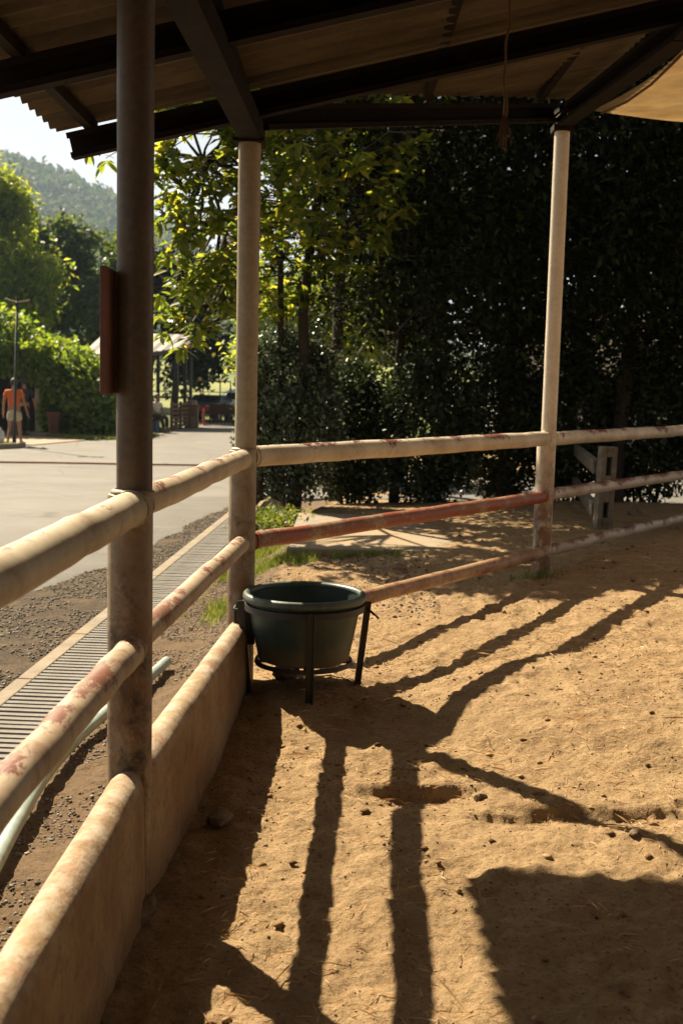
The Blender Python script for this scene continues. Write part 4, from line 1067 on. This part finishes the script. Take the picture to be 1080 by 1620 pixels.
# orange bollard
m = MB(); m.lathe([(0, 0), (.11, 0), (.11, .03), (.055, .05), (.05, .62), (.03, .66), (0, .67)], (-5.55, 45.3, -.3), 14)
o = m.build('bollard', simple('orange_plastic', (.55, .09, .035), .5)); smooth_angle(o, 40); tag(o, 'orange bollard at the end of the road', 'bollard')
# picket gate
gt = empty('picket_gate', (-5.45, 46.6, -.3)); tag(gt, 'low dark brown picket gate closing the road', 'gate'); gm = simple('dark_red_timber', (.085, .03, .022), .7)
for i in range(22):
    m = MB(); m.box((i*.15, i*.012, .45), (.036, .012, .41)); m.build('picket', gm, gt)
m = MB(); m.box((1.58, .127, .62), (1.65, .010, .20)); m.build('board', gm, gt); gt.children[-1].rotation_euler = (0, 0, 0)
m = MB(); m.bar((-.05, .02, .16), (3.2, .28, .16), .03, .05); m.build('rail', gm, gt)
# dark utility vehicle and pale car behind the gate
def vehicle(name, label, loc, rz, L, W, H, col, cab, dark=False):
    root = empty(name, loc); root.rotation_euler = (0, 0, rz); tag(root, label, 'vehicle' if dark else 'car')
    cm = simple(name+'_paint', col, .3, 0, .1, 3, .02); gl = simple(name+'_glass', (.015, .018, .02), .08, 0, .1); ty = simple(name+'_rubber', (.015, .015, .015), .8)
    pr = [(-L/2, .35), (-L/2, .62), (-L/2+.15, .82), (-L*.18, .90), (cab[0]*L, H), (cab[1]*L, H), (L*.36, .95), (L/2, .82), (L/2, .35)]
    V = [(x, s_*W/2*(.86 if z > .95 else 1), z) for s_ in (-1, 1) for x, z in pr]; n = len(pr)
    Fq = [tuple(range(n-1, -1, -1)), tuple(range(n, 2*n))]+[(i, (i+1) % n, (i+1) % n+n, i+n) for i in range(n)]
    o = link('body', V, Fq, cm, root); bevel(o, .05, 3); smooth_angle(o, 40)
    m = MB(); m.bar((-L*.16, 0, .955), (cab[0]*L-.02, 0, H-.03), W*.8, .02, (-1, 0, .5)); m.build('windscreen', gl, root)
    for s_ in (-1, 1):
        m = MB(); m.add([(-L*.12, s_*(W/2*.97+.004), .95), (L*.31, s_*(W/2*.97+.004), .98), (cab[1]*L-.03, s_*(W/2*.87+.012), H-.08), (cab[0]*L+.04, s_*(W/2*.87+.012), H-.08)], [(0, 1, 2, 3)]); m.build('side_window', gl, root)
        m = MB(); m.box((-L/2-.01, s_*W*.34, .66), (.02, .14, .07)); m.build('headlight', wm, root)
        for xx in (-L*.31, L*.31):
            m = MB(); m.lathe([(.0, -.1), (.2, -.1), (.31, -.09), (.33, 0), (.31, .09), (.2, .1), (0, .1)], n=20)
            w = m.build('wheel', ty, root, True); w.rotation_euler = (R(90), 0, 0); w.location = (xx, s_*W*.45, .33)
            m = MB(); m.lathe([(0, -.105), (.19, -.105), (.19, .105), (0, .105)], n=14); m.build('rim', lt, w)
    return root
vehicle('parked_car', 'pale car parked behind the picket gate', (-4.6, 52.5, -.3), R(65), 4.1, 1.7, 1.42, (.55, .58, .60), (-.02, .25))
uv = vehicle('utility_vehicle', 'dark utility vehicle with roll frame behind the picket gate', (-6.0, 50.5, -.3), R(80), 3.0, 1.5, 1.15, (.03, .035, .035), (0.0, .2), True)
m = MB()
for s_ in (-1, 1):
    m.tube([(-.4, s_*.66, .9), (-.35, s_*.64, 1.75), (1.3, s_*.64, 1.75), (1.35, s_*.66, .9)], .03, 8)
for xx in (-.35, 1.3): m.tube([(xx, -.64, 1.75), (xx, .64, 1.75)], .03, 8)
m.build('roll_frame', M['iron'], uv)
m = MB(); m.lathe([(0, 0), (.07, 0), (.07, .1), (.04, .14), (0, .15)], (-.3, .3, 1.78), 12); m.build('beacon', simple('amber_lens', (.65, .32, .03), .3), uv)
m = MB(); m.box((-1.53, 0, .6), (.03, .55, .09)); m.build('bumper', simple('red_paint', (.45, .03, .03), .4), uv)

# sunlit lawn bank beyond the gate, rocks and young trees
def bank():
    xs = np.linspace(-40, 40, 60); ys = np.linspace(56, 105, 40); X, Y = np.meshgrid(xs, ys)
    Zb = -.35+3.4*ss(57, 100, Y)+.35*fbm(X*.12, Y*.12, 3, 5); ii = np.arange(2400).reshape(40, 60)
    Fb = np.stack([ii[:-1, :-1], ii[:-1, 1:], ii[1:, 1:], ii[1:, :-1]], -1).reshape(-1, 4)
    t = NT('lawn'); c = t.mix(t.ramp(t.noise(.25, 5, .6), [(.35, 0), (.65, 1)]), (.10, .14, .025), (.23, .24, .06)); t.bump(t.noise(9, 4), .6, .05)
    return tag(link_np('lawn_bank', np.stack([X, Y, Zb], -1).reshape(-1, 3), Fb, t.done(c, .9), smooth=True), kind='structure')
bank()
m = MB(); m.bar((-14, 70.0, .72), (10, 72.0, .80), 1.3, .06); o = m.build('garden_path', M['slab']); tag(o, kind='structure')
gs_ = concrete('grey_rock', (.22, .20, .18), (.42, .39, .36), 1.5)
for i, (x, y, z, r_, lab) in enumerate(((-4.6, 57.5, .35, .9, 'grey boulder low behind the picket gate'), (-4.3, 58.5, 1.2, .7, 'grey boulder highest in the rock pile'), (-5.6, 58, .6, .6, 'flat grey boulder left in the rock pile'), (-3.0, 58, .5, .9, 'grey boulder just right of the corner post'), (-3.4, 58.6, 1.15, .55, 'small boulder on top, right of the corner post'))):
    o = rock('boulder', (x, y, z), r_, gs_, lab, .8, 80+i)
for i, (x, y, lab) in enumerate(((-7.0, 74, 'young staked tree on the sunlit lawn left of the corner post'), (-5.2, 68, 'pale young tree on the sunlit lawn right of the corner post'))):
    lobed('young_tree', lab, (x, y, .6), [(x, y, 2.6, .6, .6, .8)], 30, 16, .2, M['leaffar'], .07, 'young trees on the lawn', 50+i, .2)

# low white building glimpsed through the wood
wb = empty('white_building', (6, 30, 0)); tag(wb, 'white building glimpsed through gaps in the dark wood', 'building')
m = MB(); m.box((1.0, 0, 1.55), (3.2, 1.2, 1.7)); m.build('wall', wm, wb)
m = MB(); m.box((1.0, -.1, 3.3), (3.5, 1.5, .08)); m.build('roof', lt, wb)
for i in range(4):
    m = MB(); m.box((-1.4+i*1.6, -1.205, 1.5), (.4, .02, .5)); m.build('window', dkr, wb)

# ------------------------------------------------------------------ people
SK = simple('skin', (.30, .15, .085), .6, 0, .1, 5, .02)
def skinned(name, chains, mat, parent, lv=1):
    """chains: list of [(co, r)], joined where points coincide"""
    vid = {}; V = []; Rr = []; Ed = []
    for ch in chains:
        prev = None
        for co, r_ in ch:
            k = tuple(round(c, 4) for c in co)
            if k not in vid: vid[k] = len(V); V.append(co); Rr.append(r_)
            if prev is not None and prev != vid[k]: Ed.append((prev, vid[k]))
            prev = vid[k]
    me = bpy.data.meshes.new(name); me.from_pydata(V, Ed, []); me.materials.append(mat)
    o = bpy.data.objects.new(name, me); COL.objects.link(o); o.parent = parent
    md = o.modifiers.new('skin', 'SKIN'); md.use_smooth_shade = True
    sv = me.skin_vertices[0].data
    for i, r_ in enumerate(Rr):
        sv[i].radius = (r_, r_) if not hasattr(r_, '__len__') else r_
        sv[i].use_root = (i == 0)
    sb_ = o.modifiers.new('sub', 'SUBSURF'); sb_.levels = lv; sb_.render_levels = lv
    return o
def hand(wrist, dirv, side):
    w = Vector(wrist); d = Vector(dirv).normalized(); s_ = Vector(side).normalized(); ch = []
    pc = w+d*.08; ch.append([(tuple(w), .024), (tuple(pc), (.040, .018))])
    for k, L in zip((-1.5, -.5, .5, 1.5), (.07, .085, .08, .06)):
        b = pc+s_*(k*.018); nrm = d.cross(s_)
        ch.append([(tuple(pc), (.040, .018)), (tuple(b+d*.02), .009), (tuple(b+d*(.02+L*.5)+nrm*.006), .009), (tuple(b+d*(.02+L)+nrm*.022), .008)])
    tb = w+d*.03; ch.append([(tuple(w), .024), (tuple(tb-s_*.035), .011), (tuple(tb-s_*.055+d*.04), .010)])
    return ch
def head_parts(root, c, face, hair, r_=.098):
    """head with nose, ears and a cap of hair; face = unit direction"""
    bm = bmesh.new(); bmesh.ops.create_icosphere(bm, subdivisions=3, radius=1); f = Vector(face).normalized(); sd = f.cross(Vector((0, 0, 1)))
    for v in bm.verts:
        a, b, z = v.co.dot(f), v.co.dot(sd), v.co.z; k = 1-.22*max(0, -z)
        a *= k; b *= k*.86
        if abs(b) < .18 and -.25 < z < .12 and a > .6: a += .16
        if .3 < z+.28 < .5 and .18 < abs(b) < .5 and a > .5: a -= .06
        if abs(abs(b)-.78) < .12 and abs(a) < .25 and abs(z+.02) < .28: b *= 1.16
        v.co = f*a*r_*1.02+sd*b*r_+Vector((0, 0, z*r_*1.22))
    me = bpy.data.meshes.new('head'); bm.to_mesh(me); bm.free(); me.materials.append(SK)
    o = bpy.data.objects.new('head', me); COL.objects.link(o); o.parent = root; o.location = c; me.polygons.foreach_set('use_smooth', [True]*len(me.polygons))
    bm = bmesh.new(); bmesh.ops.create_icosphere(bm, subdivisions=3, radius=1)
    bmesh.ops.delete(bm, geom=[v for v in bm.verts if v.co.dot(f) > .35 and v.co.z < .45 or v.co.z < -.55], context='VERTS')
    for v in bm.verts:
        a, b, z = v.co.dot(f), v.co.dot(sd), v.co.z; v.co = f*a*r_*1.10+sd*b*r_*.96+Vector((0, 0, z*r_*1.30))
    me = bpy.data.meshes.new('hair'); bm.to_mesh(me); bm.free(); me.materials.append(simple('hair', (.012, .01, .009), .6)); me.polygons.foreach_set('use_smooth', [True]*len(me.polygons))
    o = bpy.data.objects.new('hair', me); COL.objects.link(o); o.parent = root; o.location = c
def person(label, loc, rz, top, bottom, J, shoe=(.03, .03, .03), sleeve=.55, leg=.45, face=(0, 1, 0), skirt=False):
    root = empty('person', loc); root.rotation_euler = (0, 0, rz); tag(root, label, 'person')
    sc = 1.0
    body = [[(J['pel'], (.15, .10)), (J['wst'], (.125, .09)), (J['chs'], (.15, .105)), (J['nk0'], (.07, .06)), (J['nk1'], .052), (J['hd'], .06)]]
    for s_ in 'lr':
        body.append([(J['chs'], (.15, .105)), (J['sh'+s_], .056), (J['el'+s_], .040), (J['wr'+s_], .026)])
        body.append([(J['pel'], (.15, .10)), (J['hp'+s_], .085), (J['kn'+s_], .056), (J['an'+s_], .037), (J['to'+s_], (.042, .028))])
        d = Vector(J['wr'+s_])-Vector(J['el'+s_]); body += hand(J['wr'+s_], d, (0, 1, 0) if s_ == 'r' else (0, 1, 0))
    skinned('body', body, SK, root)
    tm = simple(top[0], top[1], .9, 0, .25, 8); bm_ = simple(bottom[0], bottom[1], .9, 0, .25, 8)
    L = lambda a, b, t: tuple(Vector(a).lerp(Vector(b), t))
    sh = [[(L(J['pel'], J['wst'], -.05), (.178, .125)), (J['wst'], (.165, .12)), (J['chs'], (.172, .122)), (L(J['chs'], J['nk0'], .75), (.10, .08))]]
    for s_ in 'lr': sh.append([(J['chs'], (.172, .122)), (J['sh'+s_], .078), (L(J['sh'+s_], J['el'+s_], sleeve), .070)])
    skinned('shirt', sh, tm, root)
    pn = [[(L(J['pel'], J['wst'], .25), (.165, .115)), (J['pel'], (.165, .12))]]
    for s_ in 'lr':
        ch = [(J['pel'], (.165, .12)), (J['hp'+s_], .108)]
        if leg <= .5: ch.append((L(J['hp'+s_], J['kn'+s_], leg*2), .098))
        else: ch += [(J['kn'+s_], .078), (L(J['kn'+s_], J['an'+s_], (leg-.5)*2), .062)]
        pn.append(ch)
    skinned('shorts' if leg <= .5 else 'trousers', pn, bm_, root)
    for s_ in 'lr':
        a = Vector(J['an'+s_]); t_ = Vector(J['to'+s_]); skinned('shoe', [[(tuple(a+Vector((0, 0, -.035))-(t_-a)*.15), (.045, .04)), (tuple(t_), (.048, .032))]], simple('shoe_leather', shoe, .6), root)
    head_parts(root, Vector(J['hd'])+Vector((0, 0, .06)), face, None)
    return root
stand_j = dict(pel=(0, 0, .93), wst=(0, .0, 1.10), chs=(0, .01, 1.30), nk0=(0, .0, 1.43), nk1=(0, .01, 1.50), hd=(0, .02, 1.56),
  shl=(-.19, .0, 1.38), ell=(-.27, -.01, 1.10), wrl=(-.30, .05, .86), shr=(.19, .0, 1.38), elr=(.28, -.02, 1.10), wrr=(.33, .04, .86),
  hpl=(-.10, 0, .88), knl=(-.11, .02, .48), anl=(-.11, -.02, .08), tol=(-.12, .14, .03), hpr=(.10, 0, .88), knr=(.11, .10, .49), anr=(.11, .22, .09), tor=(.12, .37, .04))
walk = dict(stand_j); walk.update(knl=(-.10, -.02, .48), anl=(-.10, -.24, .12), tol=(-.11, -.12, .035))
person('walking person in orange T-shirt and beige shorts seen from behind', (-8.66, 30.0, -.27), 0, ('orange_cotton', (.60, .13, .03)), ('beige_cotton', (.50, .42, .29)), walk, face=(0, 1, 0), leg=.36)
dkp = dict(stand_j); dkp.update(anr=(.11, .02, .08), tor=(.12, .17, .03), knr=(.11, .03, .48))
person('person in dark clothes standing in the shelter doorway', (-9.62, 34.4, -.27), R(30), ('dark_shirt', (.02, .02, .025)), ('dark_trousers', (.02, .018, .02)), dkp, leg=.95, sleeve=1.0)
# seated figure
stl = empty('stool', (-6.45, 39.0, -.3)); tag(stl, 'low dark stool under the seated person', 'stool')
m = MB(); m.lathe([(0, .40), (.19, .40), (.19, .45), (0, .45)], n=20); m.build('seat', M['iron'], stl)
for a in range(4):
    m = MB(); m.tube([(.14*math.cos(a*1.57), .14*math.sin(a*1.57), .41), (.17*math.cos(a*1.57), .17*math.sin(a*1.57), 0)], .016, 8); m.build('leg', M['iron'], stl)
sit = dict(pel=(0, 0, .54), wst=(0, .01, .70), chs=(0, .05, .89), nk0=(0, .08, 1.02), nk1=(0, .10, 1.08), hd=(0, .12, 1.14),
  shl=(-.19, .06, .97), ell=(-.25, .14, .72), wrl=(-.14, .32, .62), shr=(.19, .06, .97), elr=(.25, .14, .72), wrr=(.14, .32, .62),
  hpl=(-.10, .05, .53), knl=(-.14, .42, .50), anl=(-.13, .46, .09), tol=(-.14, .60, .04), hpr=(.10, .05, .53), knr=(.14, .44, .49), anr=(.12, .58, .09), tor=(.13, .72, .04))
person('seated person in white shirt and dark trousers by the slatted screen', (-6.45, 39.0, -.28), R(-125), ('white_cotton', (.62, .58, .5)), ('brown_trousers', (.05, .035, .03)), sit, leg=.92, sleeve=.6)
# blue tarpaulined heap behind the seated person
m = MB(); m.lathe([(0, 1.35), (.2, 1.32), (.38, 1.1), (.48, .6), (.55, 0)], (-7.0, 40.0, -.3), 16)
o = m.build('blue_cover', simple('blue_tarpaulin', (.02, .06, .20), .5, 0, .4, 5), None, True); tag(o, 'blue tarpaulin cover standing left of the seated person', 'cover')

# ------------------------------------------------------------------ wooded hill and haze
HS = 2.7
def hill_h(x, y):
    x = np.asarray(x)/HS; y = np.asarray(y)/HS
    return HS*(np.interp(x, [-420, -170, -115, -92, -60, -32, 0, 40, 300], [60, 78, 62, 54, 41, 25, 14, 10, 8])*ss(165, 305, y)+6*fbm(x*.03, y*.03, 4, 8)*ss(180, 260, y))-4
hx = np.linspace(-420, 300, 120)*HS; hy = np.linspace(170, 500, 60)*HS; X, Y = np.meshgrid(hx, hy); Zh = hill_h(X, Y); ii = np.arange(X.size).reshape(X.shape)
Fh = np.stack([ii[:-1, :-1], ii[:-1, 1:], ii[1:, 1:], ii[1:, :-1]], -1).reshape(-1, 4)
hl = link_np('hill', np.stack([X, Y, Zh], -1).reshape(-1, 3), Fh, simple('hill_soil', (.05, .06, .025), .95, 0, .4, .2), smooth=True); tag(hl, kind='structure')
r = np.random.default_rng(9); n = 5200; x = r.uniform(-190, 20, n)*HS; y = r.uniform(190, 335, n)*HS; R_ = r.uniform(2.2, 4.6, n)*HS
k = 42; d_ = rand_dir(r, n*k); d_[:, 2] = np.abs(d_[:, 2])*1.0-.25
cx = np.repeat(x, k); cy = np.repeat(y, k); rr = np.repeat(R_, k); cz = hill_h(cx, cy)+rr*.7
P = np.stack([cx, cy, cz], -1)+d_*rr[:, None]*r.uniform(.75, 1.1, (n*k, 1)); D = rand_dir(r, n*k); Ls = rr*r.uniform(.3, .55, n*k)
fo = leaf_mesh('forest', P, d_+.4*rand_dir(r, n*k), D, Ls, Ls*.42, M['forest']); tag(fo, 'hazy wooded hillside beyond the trees', 'forest', kind='stuff')
hb = MB(); hb.box((-150, 645, 128), (1165, 790, 134))
hzo = hb.build('haze', None); tag(hzo, 'pale haze in the air', 'haze', kind='stuff')
hm_ = bpy.data.materials.new('haze_air'); hm_.use_nodes = True; nn = hm_.node_tree.nodes; nn.clear()
ou = nn.new('ShaderNodeOutputMaterial'); pv = nn.new('ShaderNodeVolumePrincipled'); pv.inputs['Color'].default_value = (.58, .78, 1, 1); pv.inputs['Density'].default_value = .0002; pv.inputs['Anisotropy'].default_value = .45
hm_.node_tree.links.new(pv.outputs[0], ou.inputs['Volume']); hzo.data.materials.append(hm_)
